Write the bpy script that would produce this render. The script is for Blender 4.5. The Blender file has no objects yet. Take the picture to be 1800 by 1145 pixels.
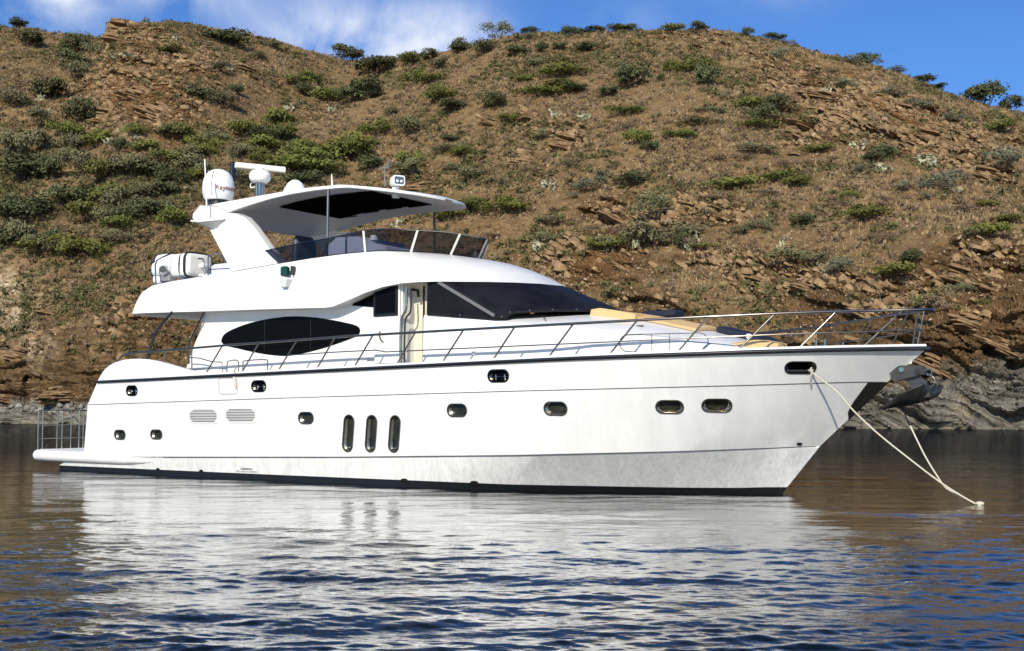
import bpy, bmesh, math, random
import numpy as np
from mathutils import Vector, Matrix
from mathutils.bvhtree import BVHTree

random.seed(7)
rng = np.random.default_rng(11)
scene = bpy.context.scene
COL = scene.collection
R = math.radians

# ------------------------------------------------------------------ camera
F_PX, Y_HOR, CAM_H = 2100.0, 721.3, 1.75          # focal length (px of an 1800 wide frame), horizon row, eye height
PITCH = math.atan((Y_HOR - 572.5) / F_PX)
cam_d = bpy.data.cameras.new("camera")
cam_d.sensor_width = 36.0
cam_d.lens = 36.0 * F_PX / 1800.0
cam_d.clip_end = 3000.0
cam = bpy.data.objects.new("camera", cam_d)
cam.location = (0, 0, CAM_H)
cam.rotation_euler = (math.pi / 2 + PITCH, 0, 0)
COL.objects.link(cam)
scene.camera = cam

# ------------------------------------------------------------------ light
SUN_DIR = Vector((-0.19, -0.75, 0.47)).normalized()     # towards the sun
SUN_EL = math.asin(SUN_DIR.z)
SUN_AZ = math.atan2(SUN_DIR.x, SUN_DIR.y)
world = bpy.data.worlds.new("World")
scene.world = world
world.use_nodes = True
wn, wl = world.node_tree.nodes, world.node_tree.links
wn.clear()
w_out = wn.new("ShaderNodeOutputWorld")
w_bg = wn.new("ShaderNodeBackground")
w_bg.inputs["Strength"].default_value = 0.085
sky = wn.new("ShaderNodeTexSky")
sky.sky_type = "NISHITA"
sky.sun_disc = False
sky.sun_elevation = SUN_EL
sky.sun_rotation = SUN_AZ
sky.air_density = 1.0
sky.dust_density = 0.15
sky.ozone_density = 3.0
tint = wn.new("ShaderNodeMixRGB"); tint.blend_type = "MULTIPLY"; tint.inputs[0].default_value = 1.0
tint.inputs[2].default_value = (0.53, 0.87, 1.36, 1)
wl.new(sky.outputs[0], tint.inputs[1])
# a few thin clouds low over the ridge
tc = wn.new("ShaderNodeTexCoord")
def wmath(op, a, b=None, c=None, clamp=False):
    n = wn.new("ShaderNodeMath"); n.operation = op; n.use_clamp = clamp
    for i, x in enumerate((a, b, c)):
        if x is None: continue
        if isinstance(x, (int, float)): n.inputs[i].default_value = x
        else: wl.new(x, n.inputs[i])
    return n.outputs[0]
sep = wn.new("ShaderNodeSeparateXYZ"); wl.new(tc.outputs["Generated"], sep.inputs[0])
az = wmath("ARCTAN2", sep.outputs[0], sep.outputs[1])
el = wmath("ARCSINE", sep.outputs[2])
cn = wn.new("ShaderNodeTexNoise"); cn.inputs["Scale"].default_value = 13.0; cn.inputs["Detail"].default_value = 7.0
cn.inputs["Roughness"].default_value = 0.55; cn.inputs["Distortion"].default_value = 0.35
wl.new(tc.outputs["Generated"], cn.inputs["Vector"])
blob_sum = None
for (ba, be, sa, se, k) in ((-0.145, 0.300, 0.065, 0.026, 0.62), (-0.09, 0.312, 0.05, 0.018, 0.32), (-0.375, 0.330, 0.035, 0.026, 0.66), (-0.30, 0.335, 0.10, 0.016, 0.40),
                            (-0.03, 0.318, 0.03, 0.02, 0.18), (0.225, 0.345, 0.04, 0.018, 0.2), (0.1, 0.32, 0.03, 0.02, 0.10),
                            (-0.8, 0.36, 0.25, 0.08, 0.6), (0.9, 0.42, 0.2, 0.06, 0.5), (-0.1, 0.62, 0.4, 0.06, 0.35)):
    da = wmath("DIVIDE", wmath("SUBTRACT", az, ba), sa)
    de = wmath("DIVIDE", wmath("SUBTRACT", el, be), se)
    r2 = wmath("ADD", wmath("MULTIPLY", da, da), wmath("MULTIPLY", de, de))
    g = wmath("MULTIPLY", wmath("EXPONENT", wmath("MULTIPLY", r2, -0.7)), k)
    blob_sum = g if blob_sum is None else wmath("ADD", blob_sum, g)
cov = wmath("MULTIPLY", wmath("ADD", wmath("MULTIPLY", wmath("SUBTRACT", cn.outputs[0], 0.5), 6.0), 0.95), blob_sum, clamp=True)
cmix = wn.new("ShaderNodeMixRGB")
cmix.inputs[2].default_value = (8.4, 9.0, 10.4, 1)
wl.new(cov, cmix.inputs[0]); wl.new(tint.outputs[0], cmix.inputs[1])
wl.new(cmix.outputs[0], w_bg.inputs["Color"])
wl.new(w_bg.outputs[0], w_out.inputs["Surface"])

sun_d = bpy.data.lights.new("sun", "SUN")
sun_d.energy = 4.8
sun_d.angle = R(0.5)
sun_d.color = (1.0, 0.94, 0.82)
sun = bpy.data.objects.new("sun", sun_d)
sun.rotation_euler = (-SUN_DIR).to_track_quat("-Z", "Y").to_euler()
sun.location = (-10, -40, 30)
COL.objects.link(sun)

scene.view_settings.view_transform = "Standard"
scene.view_settings.look = "None"
scene.view_settings.exposure = 0.2
scene.view_settings.gamma = 1.0
scene.cycles.max_bounces = 8
scene.cycles.transparent_max_bounces = 12
scene.cycles.sample_clamp_indirect = 6.0

# ------------------------------------------------------------------ pixel <-> yacht frame
# yacht frame: u forward (0 = transom), v to port (away from the camera), z up from the water
YAW, TIP_X, TIP_Y, LOA = R(35.2), 7.88, 22.65, 23.3
cY, sY = math.cos(YAW), math.sin(YAW)
BOAT_ORG = Vector((TIP_X - LOA * cY, TIP_Y + LOA * sY, 0.0))
cP, sP = math.cos(PITCH), math.sin(PITCH)
def w_ray(px, py):
    a, b = (px - 900) / F_PX, -(py - 572.5) / F_PX
    return Vector((a, cP - b * sP, sP + b * cP))
def b_ray(px, py):
    d = w_ray(px, py)
    return Vector((d.x * cY - d.y * sY, d.x * sY + d.y * cY, d.z))
EYE = Vector((-BOAT_ORG.x * cY + BOAT_ORG.y * sY, -BOAT_ORG.x * sY - BOAT_ORG.y * cY, CAM_H))
def on_v(px, py, v): r = b_ray(px, py); return EYE + r * ((v - EYE.y) / r.y)
def on_z(px, py, z): r = b_ray(px, py); return EYE + r * ((z - EYE.z) / r.z)
def on_u(px, py, u): r = b_ray(px, py); return EYE + r * ((u - EYE.x) / r.x)
def pix(P):
    d = Vector(P) - EYE
    X, Y, Z = d.x * cY + d.y * sY, -d.x * sY + d.y * cY, d.z
    dep, up = Y * cP + Z * sP, -Y * sP + Z * cP
    return 900 + F_PX * X / dep, 572.5 - F_PX * up / dep
def to_world(P):
    return Vector((BOAT_ORG.x + P[0] * cY + P[1] * sY, BOAT_ORG.y - P[0] * sY + P[1] * cY, P[2]))

# ------------------------------------------------------------------ object helpers
def tag(o, label=None, cat=None, group=None, kind=None):
    if label: o["label"] = label
    if cat: o["category"] = cat
    if group: o["group"] = group
    if kind: o["kind"] = kind
    return o
def empty(name, loc=(0, 0, 0), rz=0):
    o = bpy.data.objects.new(name, None)
    o.location = loc; o.rotation_euler = (0, 0, rz); o.empty_display_size = 0.3
    COL.objects.link(o)
    return o
class MB:
    """collects shapes, links them as one mesh object"""
    def __init__(s): s.v, s.f, s.m = [], [], []
    def add(s, vs, fs, mi=0):
        o = len(s.v)
        s.v += [tuple(p) for p in vs]
        s.f += [tuple(i + o for i in f) for f in fs]
        s.m += [mi] * len(fs)
        return s
    def grid(s, rows, closed=False, mi=0, flip=False):
        n, m = len(rows), len(rows[0])
        vs = [p for r in rows for p in r]
        fs = []
        for i in range(n - 1):
            for j in range(m if closed else m - 1):
                k = (j + 1) % m
                q = (i * m + j, i * m + k, (i + 1) * m + k, (i + 1) * m + j)
                fs.append(q[::-1] if flip else q)
        return s.add(vs, fs, mi)
    def loft(s, rows, mi=0, caps=True):
        n, m = len(rows), len(rows[0])
        s.grid(rows, True, mi)
        o = len(s.v) - n * m
        if caps:
            s.f.append(tuple(o + j for j in range(m - 1, -1, -1))); s.m.append(mi)
            s.f.append(tuple(o + (n - 1) * m + j for j in range(m))); s.m.append(mi)
        return s
    def tube(s, pts, r, n=8, mi=0, closed=False, caps=True):
        pts = [Vector(p) for p in pts]
        rs = r if isinstance(r, (list, tuple)) else [r] * len(pts)
        rows = []; prev = None
        L = len(pts)
        for i, p in enumerate(pts):
            a = pts[(i - 1) % L] if (closed or i > 0) else p
            b = pts[(i + 1) % L] if (closed or i < L - 1) else p
            t = (b - a).normalized()
            if prev is None:
                ref = Vector((0, 0, 1)) if abs(t.z) < 0.9 else Vector((0, 1, 0))
                x = t.cross(ref).normalized()
            else:
                x = (prev - t * prev.dot(t)).normalized()
            prev = x; y = t.cross(x)
            rows.append([p + (x * math.cos(2 * math.pi * k / n) + y * math.sin(2 * math.pi * k / n)) * rs[i] for k in range(n)])
        if closed: rows.append(rows[0])
        return s.loft(rows, mi, caps and not closed)
    def box(s, c, d, mi=0, bev=0.0):
        x, y, z = c; a, b, e = d[0] / 2, d[1] / 2, d[2] / 2
        if bev <= 0:
            vs = [(x + i * a, y + j * b, z + k * e) for i in (-1, 1) for j in (-1, 1) for k in (-1, 1)]
            return s.add(vs, [(0, 1, 3, 2), (4, 6, 7, 5), (0, 4, 5, 1), (2, 3, 7, 6), (0, 2, 6, 4), (1, 5, 7, 3)], mi)
        rows = []
        for (zz, k) in ((-e, bev), (-e + bev, 0), (e - bev, 0), (e, bev)):
            rows.append([(x + px, y + py, z + zz) for px, py in rrect(a - k, b - k, min(bev * 1.2, a * .45, b * .45), 3)])
        return s.loft(rows, mi)
    def prism(s, poly, fmap, t0, t1, mi=0):
        rows = [[fmap(p, t0) for p in poly], [fmap(p, t1) for p in poly]]
        return s.loft(rows, mi)
    def lathe(s, prof, c=(0, 0, 0), n=24, mi=0):
        rows = [[(c[0] + r * math.cos(2 * math.pi * k / n), c[1] + r * math.sin(2 * math.pi * k / n), c[2] + z) for k in range(n)] for r, z in prof]
        return s.loft(rows, mi)
    def build(s, name, mats, parent=None, smooth=32, fix=True):
        me = bpy.data.meshes.new(name)
        me.from_pydata(s.v, [], s.f)
        mats = mats if isinstance(mats, (list, tuple)) else [mats]
        for m in mats: me.materials.append(m)
        if len(mats) > 1: me.polygons.foreach_set("material_index", s.m)
        if fix:
            bm = bmesh.new(); bm.from_mesh(me)
            bmesh.ops.recalc_face_normals(bm, faces=bm.faces[:])
            bm.to_mesh(me); bm.free()
        if smooth:
            me.polygons.foreach_set("use_smooth", [True] * len(me.polygons))
            me.set_sharp_from_angle(angle=R(smooth))
        me.update()
        o = bpy.data.objects.new(name, me)
        COL.objects.link(o)
        if parent: o.parent = parent
        return o
def rrect(a, b, r, n=4):
    out = []
    for (cx, cy, a0) in ((a - r, b - r, 0), (-a + r, b - r, 90), (-a + r, -b + r, 180), (a - r, -b + r, 270)):
        for i in range(n + 1):
            t = R(a0 + 90 * i / n)
            out.append((cx + r * math.cos(t), cy + r * math.sin(t)))
    return out
def lerp(a, b, t): return a + (b - a) * t
def vl(a, b, t): return tuple(lerp(x, y, t) for x, y in zip(a, b))
def pw(pts):
    xs = [p[0] for p in pts]; ys = [p[1] for p in pts]
    return lambda x: float(np.interp(x, xs, ys))
def smooth_path(pts, n=6, closed=False):
    P = [np.array(p, float) for p in pts]; out = []; L = len(P)
    for i in range(L if closed else L - 1):
        if closed: p0, p1, p2, p3 = P[(i - 1) % L], P[i], P[(i + 1) % L], P[(i + 2) % L]
        else: p0, p1, p2, p3 = P[max(i - 1, 0)], P[i], P[i + 1], P[min(i + 2, L - 1)]
        for k in range(n):
            t = k / n
            out.append(tuple(0.5 * (2 * p1 + (p2 - p0) * t + (2 * p0 - 5 * p1 + 4 * p2 - p3) * t * t + (3 * p1 - p0 - 3 * p2 + p3) * t ** 3)))
    if not closed: out.append(tuple(P[-1]))
    return out

# ------------------------------------------------------------------ materials
class NT:
    """small node-tree writer"""
    def __init__(s, name):
        s.mat = bpy.data.materials.new(name); s.mat.use_nodes = True
        s.n, s.l = s.mat.node_tree.nodes, s.mat.node_tree.links
        s.n.clear()
        s.out = s.n.new("ShaderNodeOutputMaterial")
    def node(s, t, **kw):
        n = s.n.new(t)
        for k, v in kw.items(): setattr(n, k, v)
        return n
    def put(s, sock, x):
        if hasattr(x, "links"): s.l.new(x, sock)
        else:
            if isinstance(x, (tuple, list)) and len(x) == 3 and sock.type == "RGBA": x = (*x, 1)
            sock.default_value = x
    def math(s, op, a, b=None, c=None, clamp=False):
        n = s.node("ShaderNodeMath", operation=op, use_clamp=clamp)
        for i, x in enumerate((a, b, c)):
            if x is not None: s.put(n.inputs[i], x)
        return n.outputs[0]
    def mix(s, fac, a, b, mode="MIX"):
        n = s.node("ShaderNodeMixRGB", blend_type=mode)
        s.put(n.inputs[0], fac); s.put(n.inputs[1], a); s.put(n.inputs[2], b)
        return n.outputs[0]
    def coord(s, kind="Object", scale=(1, 1, 1), rot=(0, 0, 0)):
        t = s.node("ShaderNodeTexCoord")
        m = s.node("ShaderNodeMapping")
        m.inputs["Scale"].default_value = scale; m.inputs["Rotation"].default_value = rot
        s.l.new(t.outputs[kind], m.inputs[0])
        return m.outputs[0]
    def noise(s, vec, scale, detail=4, rough=0.55, dist=0.0):
        n = s.node("ShaderNodeTexNoise")
        s.put(n.inputs["Vector"], vec); s.put(n.inputs["Scale"], scale); s.put(n.inputs["Detail"], detail)
        s.put(n.inputs["Roughness"], rough); s.put(n.inputs["Distortion"], dist)
        return n.outputs[0]
    def ramp(s, fac, stops):
        n = s.node("ShaderNodeValToRGB")
        e = n.color_ramp.elements
        while len(e) < len(stops): e.new(0.5)
        for i, (p, c) in enumerate(stops):
            e[i].position = p
            e[i].color = (*c, 1) if isinstance(c, (tuple, list)) else (c, c, c, 1)
        s.put(n.inputs[0], fac)
        return n.outputs[0]
    def attr(s, name):
        n = s.node("ShaderNodeAttribute", attribute_name=name)
        return n
    def sepz(s, vec):
        n = s.node("ShaderNodeSeparateXYZ"); s.put(n.inputs[0], vec); return n.outputs
    def bump(s, h, strength=0.3, dist=0.05):
        n = s.node("ShaderNodeBump"); s.put(n.inputs["Height"], h)
        n.inputs["Strength"].default_value = strength; n.inputs["Distance"].default_value = dist
        return n.outputs[0]
    def bsdf(s, color, rough=0.5, metal=0.0, spec=0.5, normal=None, **kw):
        b = s.node("ShaderNodeBsdfPrincipled")
        s.put(b.inputs["Base Color"], color); s.put(b.inputs["Roughness"], rough); s.put(b.inputs["Metallic"], metal)
        s.put(b.inputs["Specular IOR Level"], spec)
        if normal is not None: s.l.new(normal, b.inputs["Normal"])
        for k, v in kw.items(): s.put(b.inputs[k.replace("_", " ")], v)
        s.l.new(b.outputs[0], s.out.inputs["Surface"])
        return b
def plain(name, color, rough=0.5, metal=0.0, spec=0.5, var=0.10, scale=6.0, bump=0.0, **kw):
    t = NT(name)
    n = t.noise(t.coord(), scale, 4)
    k = t.ramp(n, ((0.3, 1 - var), (0.7, 1.0)))
    col = t.mix(1.0, color, k, "MULTIPLY")
    t.bsdf(col, rough, metal, spec, t.bump(n, bump, 0.02) if bump else None, **kw)
    return t.mat

M = {}
# white gelcoat: faint streaks everywhere, weathered grey below the spray chine
def hull_mat():
    t = NT("hull gelcoat")
    co = t.coord()
    x, y, z = t.sepz(co)
    streak = t.noise(t.coord(scale=(2.2, 1, 0.45)), 1.6, 6, 0.6)
    fine = t.noise(t.coord(scale=(9, 9, 2.2)), 1.5, 5, 0.65)
    blot = t.noise(t.coord(scale=(1, 1, 1.4)), 0.55, 4)
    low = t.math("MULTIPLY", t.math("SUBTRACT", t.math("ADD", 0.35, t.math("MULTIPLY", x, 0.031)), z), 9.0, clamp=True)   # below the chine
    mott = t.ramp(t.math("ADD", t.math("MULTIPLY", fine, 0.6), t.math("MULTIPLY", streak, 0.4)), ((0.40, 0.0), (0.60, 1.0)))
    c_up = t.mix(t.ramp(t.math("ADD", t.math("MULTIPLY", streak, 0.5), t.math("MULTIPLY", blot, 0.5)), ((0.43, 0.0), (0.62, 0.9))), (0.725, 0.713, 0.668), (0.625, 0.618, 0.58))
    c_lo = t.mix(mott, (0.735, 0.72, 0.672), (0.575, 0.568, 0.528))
    ripple_light = t.math("MULTIPLY", t.math("SUBTRACT", 1.0, t.math("DIVIDE", t.math("SUBTRACT", z, 0.5), 1.5), clamp=True), 0.34)  # ripple light off the water, painted as mottling that fades up the side
    col = t.mix(t.math("MAXIMUM", low, ripple_light), c_up, c_lo)
    rust = t.math("MULTIPLY", t.ramp(t.noise(t.coord(scale=(7, 7, 0.35)), 1.3, 3), ((0.66, 0.0), (0.78, 1.0))), t.math("MULTIPLY", low, 0.28))
    col = t.mix(rust, col, (0.48, 0.36, 0.20))
    t.bsdf(col, 0.28, 0, 0.35)
    return t.mat
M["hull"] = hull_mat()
def white_mat():
    t = NT("white gelcoat")
    n = t.noise(t.coord(scale=(1, 1, 0.6)), 1.2, 5, 0.6)
    col = t.mix(t.ramp(n, ((0.4, 0.0), (0.75, 1.0))), (0.705, 0.692, 0.652), (0.635, 0.628, 0.596))
    t.bsdf(col, 0.25, 0, 0.4)
    return t.mat
M["white"] = white_mat()
M["deck"] = plain("deck nonskid", (0.74, 0.74, 0.72), 0.6, bump=0.1, scale=60)
M["antifoul"] = plain("black antifouling", (0.012, 0.014, 0.016), 0.35)
M["rubber"] = plain("black rub strake", (0.025, 0.025, 0.028), 0.25, spec=0.6)
M["line"] = plain("dark groove and shadow line", (0.05, 0.05, 0.055), 0.6)
M["steel"] = plain("polished steel", (0.56, 0.49, 0.40), 0.18, 1.0, var=0.15)
M["railsteel"] = plain("rail steel", (0.33, 0.285, 0.23), 0.3, 1.0, var=0.2)
M["darksteel"] = plain("dark polished steel", (0.17, 0.145, 0.115), 0.22, 1.0, var=0.25)
M["stemsteel"] = plain("blackened stem plate", (0.02, 0.019, 0.017), 0.22, spec=0.5)
M["glass"] = plain("black window glass", (0.003, 0.003, 0.0035), 0.06, spec=0.05, var=0.0)
M["portglass"] = plain("porthole glass", (0.035, 0.034, 0.024), 0.08, spec=0.3, var=0.6, scale=2.5)
M["frame"] = plain("black frame", (0.012, 0.012, 0.012), 0.35, spec=0.3)
def cover_mat():
    t = NT("windscreen cover mesh")
    n = t.noise(t.coord(), 1.4, 5, 0.6)
    t.bsdf(t.mix(t.ramp(n, ((0.35, 0.0), (0.7, 1.0))), (0.005, 0.005, 0.007), (0.014, 0.014, 0.018)), 0.5, 0, 0.10, t.bump(n, 0.25, 0.04))
    return t.mat
M["cover"] = cover_mat()
M["grey"] = plain("grey strip", (0.15, 0.145, 0.14), 0.5)
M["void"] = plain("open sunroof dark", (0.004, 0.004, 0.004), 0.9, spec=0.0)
M["beige"] = plain("beige panel", (0.62, 0.56, 0.44), 0.55, var=0.05)
M["anchor"] = plain("dull galvanised steel", (0.10, 0.094, 0.085), 0.42, 0.7, var=0.3, scale=4)
M["tan"] = plain("tan canvas", (0.62, 0.42, 0.20), 0.75, spec=0.2, var=0.12, scale=5, bump=0.2)
M["navy"] = plain("navy canvas", (0.018, 0.022, 0.04), 0.7, spec=0.2)
M["plastic"] = plain("white plastic", (0.80, 0.80, 0.77), 0.35)
M["cream"] = plain("cream plastic", (0.80, 0.77, 0.66), 0.4)
M["blackplastic"] = plain("black plastic", (0.02, 0.02, 0.02), 0.4)
M["darkseat"] = plain("dark seat vinyl", (0.05, 0.055, 0.07), 0.5)
M["bluewhite"] = plain("console cover", (0.62, 0.66, 0.78), 0.6)
M["brown"] = plain("brown locker", (0.20, 0.13, 0.075), 0.6)
M["green"] = plain("green light lens", (0.006, 0.05, 0.04), 0.15)
M["mark"] = plain("dull red lettering", (0.25, 0.09, 0.06), 0.6)
M["greymark"] = plain("grey lettering", (0.30, 0.30, 0.29), 0.6)
M["porthole"] = plain("porthole metal", (0.36, 0.335, 0.27), 0.25, 0.85, var=0.35, scale=3)
M["lens"] = plain("lamp lens", (0.10, 0.12, 0.15), 0.08)
M["canvas"] = plain("white cover cloth", (0.78, 0.77, 0.73), 0.8, spec=0.15, var=0.15, scale=7, bump=0.35)
M["outgrey"] = plain("outboard grey", (0.22, 0.22, 0.22), 0.4)
def rope_mat():
    t = NT("pale rope")
    w = t.node("ShaderNodeTexWave"); t.put(w.inputs["Vector"], t.coord(scale=(1, 1, 1))); w.inputs["Scale"].default_value = 14
    n = t.noise(t.coord(), 30, 3)
    t.bsdf(t.mix(t.math("MULTIPLY", w.outputs["Fac"], n), (0.66, 0.60, 0.47), (0.36, 0.32, 0.24)), 0.85, 0, 0.2, t.bump(w.outputs["Fac"], 0.5, 0.02))
    return t.mat
M["rope"] = rope_mat()
def tinted():
    t = NT("tinted screen glass")
    tr = t.node("ShaderNodeBsdfTransparent"); tr.inputs[0].default_value = (0.20, 0.20, 0.245, 1)
    gl = t.node("ShaderNodeBsdfGlossy"); gl.inputs["Roughness"].default_value = 0.04; gl.inputs[0].default_value = (0.8, 0.8, 0.8, 1)
    fr = t.node("ShaderNodeFresnel"); fr.inputs[0].default_value = 1.35
    mx = t.node("ShaderNodeMixShader")
    t.l.new(fr.outputs[0], mx.inputs[0]); t.l.new(tr.outputs[0], mx.inputs[1]); t.l.new(gl.outputs[0], mx.inputs[2])
    t.l.new(mx.outputs[0], t.out.inputs["Surface"])
    return t.mat
M["tint"] = tinted()
# ================================================================== THE YACHT
yacht = empty("motor_yacht", BOAT_ORG, -YAW)
tag(yacht, "large white motor yacht with flybridge and hardtop lying at anchor under the brown hillside", "yacht")
U_TIP = LOA
def plan(B, ue, L, p, aft=0.045):
    def f(u):
        t = min(max((ue - u) / L, 0.0), 1.0)
        k = 1 - aft * (max(0.0, 4.5 - u) / 4.5) ** 2
        return max(B * (1 - (1 - t) ** p) * k, 0.0)
    return f
b_keel = plan(1.9, 19.6, 12, 1.6)
b_wl = plan(2.72, 20.29, 8.4, 2.1)
b_boot = plan(2.76, 20.46, 8.0, 2.2)
b_chine = plan(2.86, 21.16, 6.8, 2.5)
b_groove = plan(2.96, 22.53, 7.6, 2.6)
b_sheer = plan(3.00, 23.3, 8, 2.6)
def solve_z(u, b, curve, z=1.5):
    for _ in range(25):
        x, y = pix((u, -b(u), z))
        z = on_v(x, curve(x), -b(u)).z
    return z
px_boot = pw([(60, 816), (105, 818.3), (500, 835.5), (900, 852), (1200, 857.5), (1382, 858)])
px_chine = pw([(100, 803), (300, 803), (600, 803), (900, 800), (1200, 793), (1440, 784)])
px_groove = pw([(150, 712), (500, 700), (900, 688), (1300, 678), (1530, 671), (1565, 670)])
px_sheer = pw([(150, 673), (172, 672), (500, 655.5), (800, 640.5), (1000, 631), (1100, 627), (1200, 623.5), (1300, 620), (1400, 617), (1500, 614.7), (1580, 613.3), (1640, 613)])
us = np.linspace(-0.3, 23.3, 60)
z_boot = pw([(u, solve_z(u, b_boot, px_boot)) if u < 20 else (u, .20) for u in us])
z_chine = pw([(u, solve_z(u, b_chine, px_chine)) if u < 20.6 else (u, lerp(solve_z(20.6, b_chine, px_chine), 1.04, min(1, (u - 20.6) / .56))) for u in us])
z_groove = pw([(u, solve_z(u, b_groove, px_groove)) if u < 22.1 else (u, lerp(solve_z(22.1, b_groove, px_groove), 2.29, min(1, (u - 22.1) / .43))) for u in us])
z_sheer = pw([(u, solve_z(u, b_sheer, px_sheer)) if u < 22.9 else (u, lerp(solve_z(22.9, b_sheer, px_sheer), 2.92, (u - 22.9) / .4)) for u in us])
wing = pw([(1.9, 2.50), (1.98, 2.62), (2.10, 2.77), (2.35, 2.93), (2.72, 3.04), (3.1, 3.095), (3.56, 3.11), (4.1, 3.08), (4.61, 3.00), (5.2, 2.875), (5.73, 2.76), (6.2, 2.70), (6.7, 2.69)])
def z_cap(u):
    base = z_sheer(u) + 0.085
    return max(base, wing(u)) if u < 6.7 else base
def z_deck(u): return z_sheer(u) - 0.42 + 0.14 * max(0, (u - 17) / 6)
N = 110
def b_in(u):
    zd, zs = z_deck(u), z_sheer(u)
    zg = z_groove(u) if u < 22.53 else lerp(2.29, 2.92, (u - 22.53) / .77)
    w = max(0.0, min(1.0, (zd - zg) / max(zs - zg, .02)))
    bg = b_groove(u) if u < 22.53 else 0.0
    return max(min(bg + (b_sheer(u) - bg) * w - .12, b_sheer(u) - .19), .10 * b_sheer(u) * (w > .2), .001)
LEV = [("keel", -0.2, 19.6, lambda u: .55 * b_keel(u), lambda u: -0.75 + .4 * max(0, (u - 12) / 8)),
       ("wl", -0.2, 20.29, b_wl, lambda u: 0.0),
       ("boot", -0.2, 20.46, b_boot, z_boot),
       ("chl", 0.6, 21.14, lambda u: max(b_chine(u) - .035 * min(1, b_chine(u)), 0), lambda u: z_chine(u) - .03),
       ("ch", 1.16, 21.16, b_chine, z_chine),
       ("mid1", 1.26, 21.52, None, None), ("mid2", 1.36, 21.88, None, None),
       ("gr", 1.44, 22.53, b_groove, z_groove),
       ("mid3", 1.68, 22.76, None, None),
       ("sh", 1.93, 23.3, b_sheer, z_sheer),
       ("cap", 1.95, 23.28, lambda u: max(b_sheer(min(u + .03, 23.3)) - .02, 0), z_cap),
       ("capin", 2.12, 23.1, lambda u: max(b_sheer(u) - .15, .35 * b_sheer(u)), z_cap),
       ("deck", 2.12, 23.0, lambda u: b_in(u), z_deck)]
def lev_pt(i, t):
    nm, ua, ue, b, z = LEV[i]
    if b is None:
        lo = max(k for k in range(i) if LEV[k][3]); hi = min(k for k in range(i, len(LEV)) if LEV[k][3])
        w = (i - lo) / (hi - lo)
        P, Q = lev_pt(lo, t), lev_pt(hi, t)
        u = lerp(P[0], Q[0], w)
        flare = 0.0 * math.sin(math.pi * w) * max(0.0, min(1.0, (u - 14) / 6)) * min(1, Q[1] / -1.0 if Q[1] < 0 else 0)
        return (u, lerp(P[1], Q[1], w) + flare, lerp(P[2], Q[2], w))
    u = lerp(ua, ue, t)
    return (u, -max(b(u), 0.012), z(u))
ts = [1 - (1 - i / N) ** 1.25 for i in range(N + 1)]
rows = []
for t in ts:
    near = [lev_pt(i, t) for i in range(len(LEV))]
    rows.append(near + [(p[0], -p[1], p[2]) for p in reversed(near)])
mb = MB()
n_half = len(LEV); m = 2 * n_half
for i in range(len(rows) - 1):
    pass
mb.grid(rows, True)
nside = len(mb.f)
for base in (0, (len(rows) - 1) * m):
    for j in range(n_half - 1):
        mb.f.append((base + j, base + j + 1, base + m - 2 - j, base + m - 1 - j)); mb.m.append(1 if j < 2 else 0)
for k, f in enumerate(mb.f[:nside]):
    j = k % m
    if j < 2 or j >= m - 3: mb.m[k] = 1
    elif j == n_half - 1: mb.m[k] = 2
bvh = BVHTree.FromPolygons(mb.v, mb.f)
def on_hull(px, py):
    r = b_ray(px, py).normalized()
    h = bvh.ray_cast(EYE, r)
    if h[0] is None: h = bvh.find_nearest(on_v(px, py, -.03))
    return h[0], (h[1] if h[1].dot(r) < 0 else -h[1])
def frame_at(px, py, tilt=0.0):
    """point on the hull side with unit axes along the side, up the side and outwards"""
    P, n = on_hull(px, py)
    ax = Vector((0, 0, 1)).cross(n).normalized()
    if ax.x < 0: ax = -ax
    up = n.cross(ax)
    if up.z < 0: up = -up
    if tilt: ax, up = ax * math.cos(tilt) - up * math.sin(tilt), up * math.cos(tilt) + ax * math.sin(tilt)
    return P, ax, up, n
def hull_poly(P, ax, up, n, poly, d): return [P + ax * x + up * y + n * d for x, y in poly]
def span(px, py, w, h):
    a, b = on_hull(px - w / 2, py)[0], on_hull(px + w / 2, py)[0]
    c, d = on_hull(px, py - h / 2)[0], on_hull(px, py + h / 2)[0]
    return (a - b).length, (c - d).length
PORTS = [  # px, py, w, h, tilt, kind
    (232, 687, 19, 17, 0, "fair"), (455, 679, 25, 19, 0, "fair"), (876, 661, 36, 21, 0, "fair"), (1407, 646.5, 54, 20, 0, "hawse"),
    (211, 764.5, 19, 16, 0, "port"), (275, 764, 20, 16, 0, "port"), (538, 735, 26, 20, 0, "port"), (803.5, 721.5, 34, 22, 0, "port"),
    (976.5, 718.5, 40, 23, 0, "port"), (1177, 715.5, 48, 22, 0, "port"), (1260, 713, 52, 22, 0, "port"),
    (612.5, 762, 21, 66, 0.15, "tall"), (652.5, 762.5, 21, 66, 0.15, "tall"), (693.5, 763, 21, 66, 0.15, "tall")]
cut = MB(); port_info = []
for (px, py, w, h, tilt, kind) in PORTS:
    W, H = span(px, py, w, h)
    if kind == "tall": W *= 0.84; H *= 0.98
    P, ax, up, n = frame_at(px, py, tilt)
    rr = min(W, H) / 2 * (0.999 if max(W, H) > 1.45 * min(W, H) else 0.62)
    poly = rrect(W / 2, H / 2, rr, 6)
    cut.loft([hull_poly(P, ax, up, n, poly, 0.12), hull_poly(P, ax, up, n, poly, -0.115)])
    port_info.append((P, ax, up, n, W, H, rr, kind))
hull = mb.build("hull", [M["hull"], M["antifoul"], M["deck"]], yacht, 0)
cutter = cut.build("hull_cutter", M["hull"], None, 0)
cutter.matrix_world = Matrix.Translation(BOAT_ORG) @ Matrix.Rotation(-YAW, 4, "Z")
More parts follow.
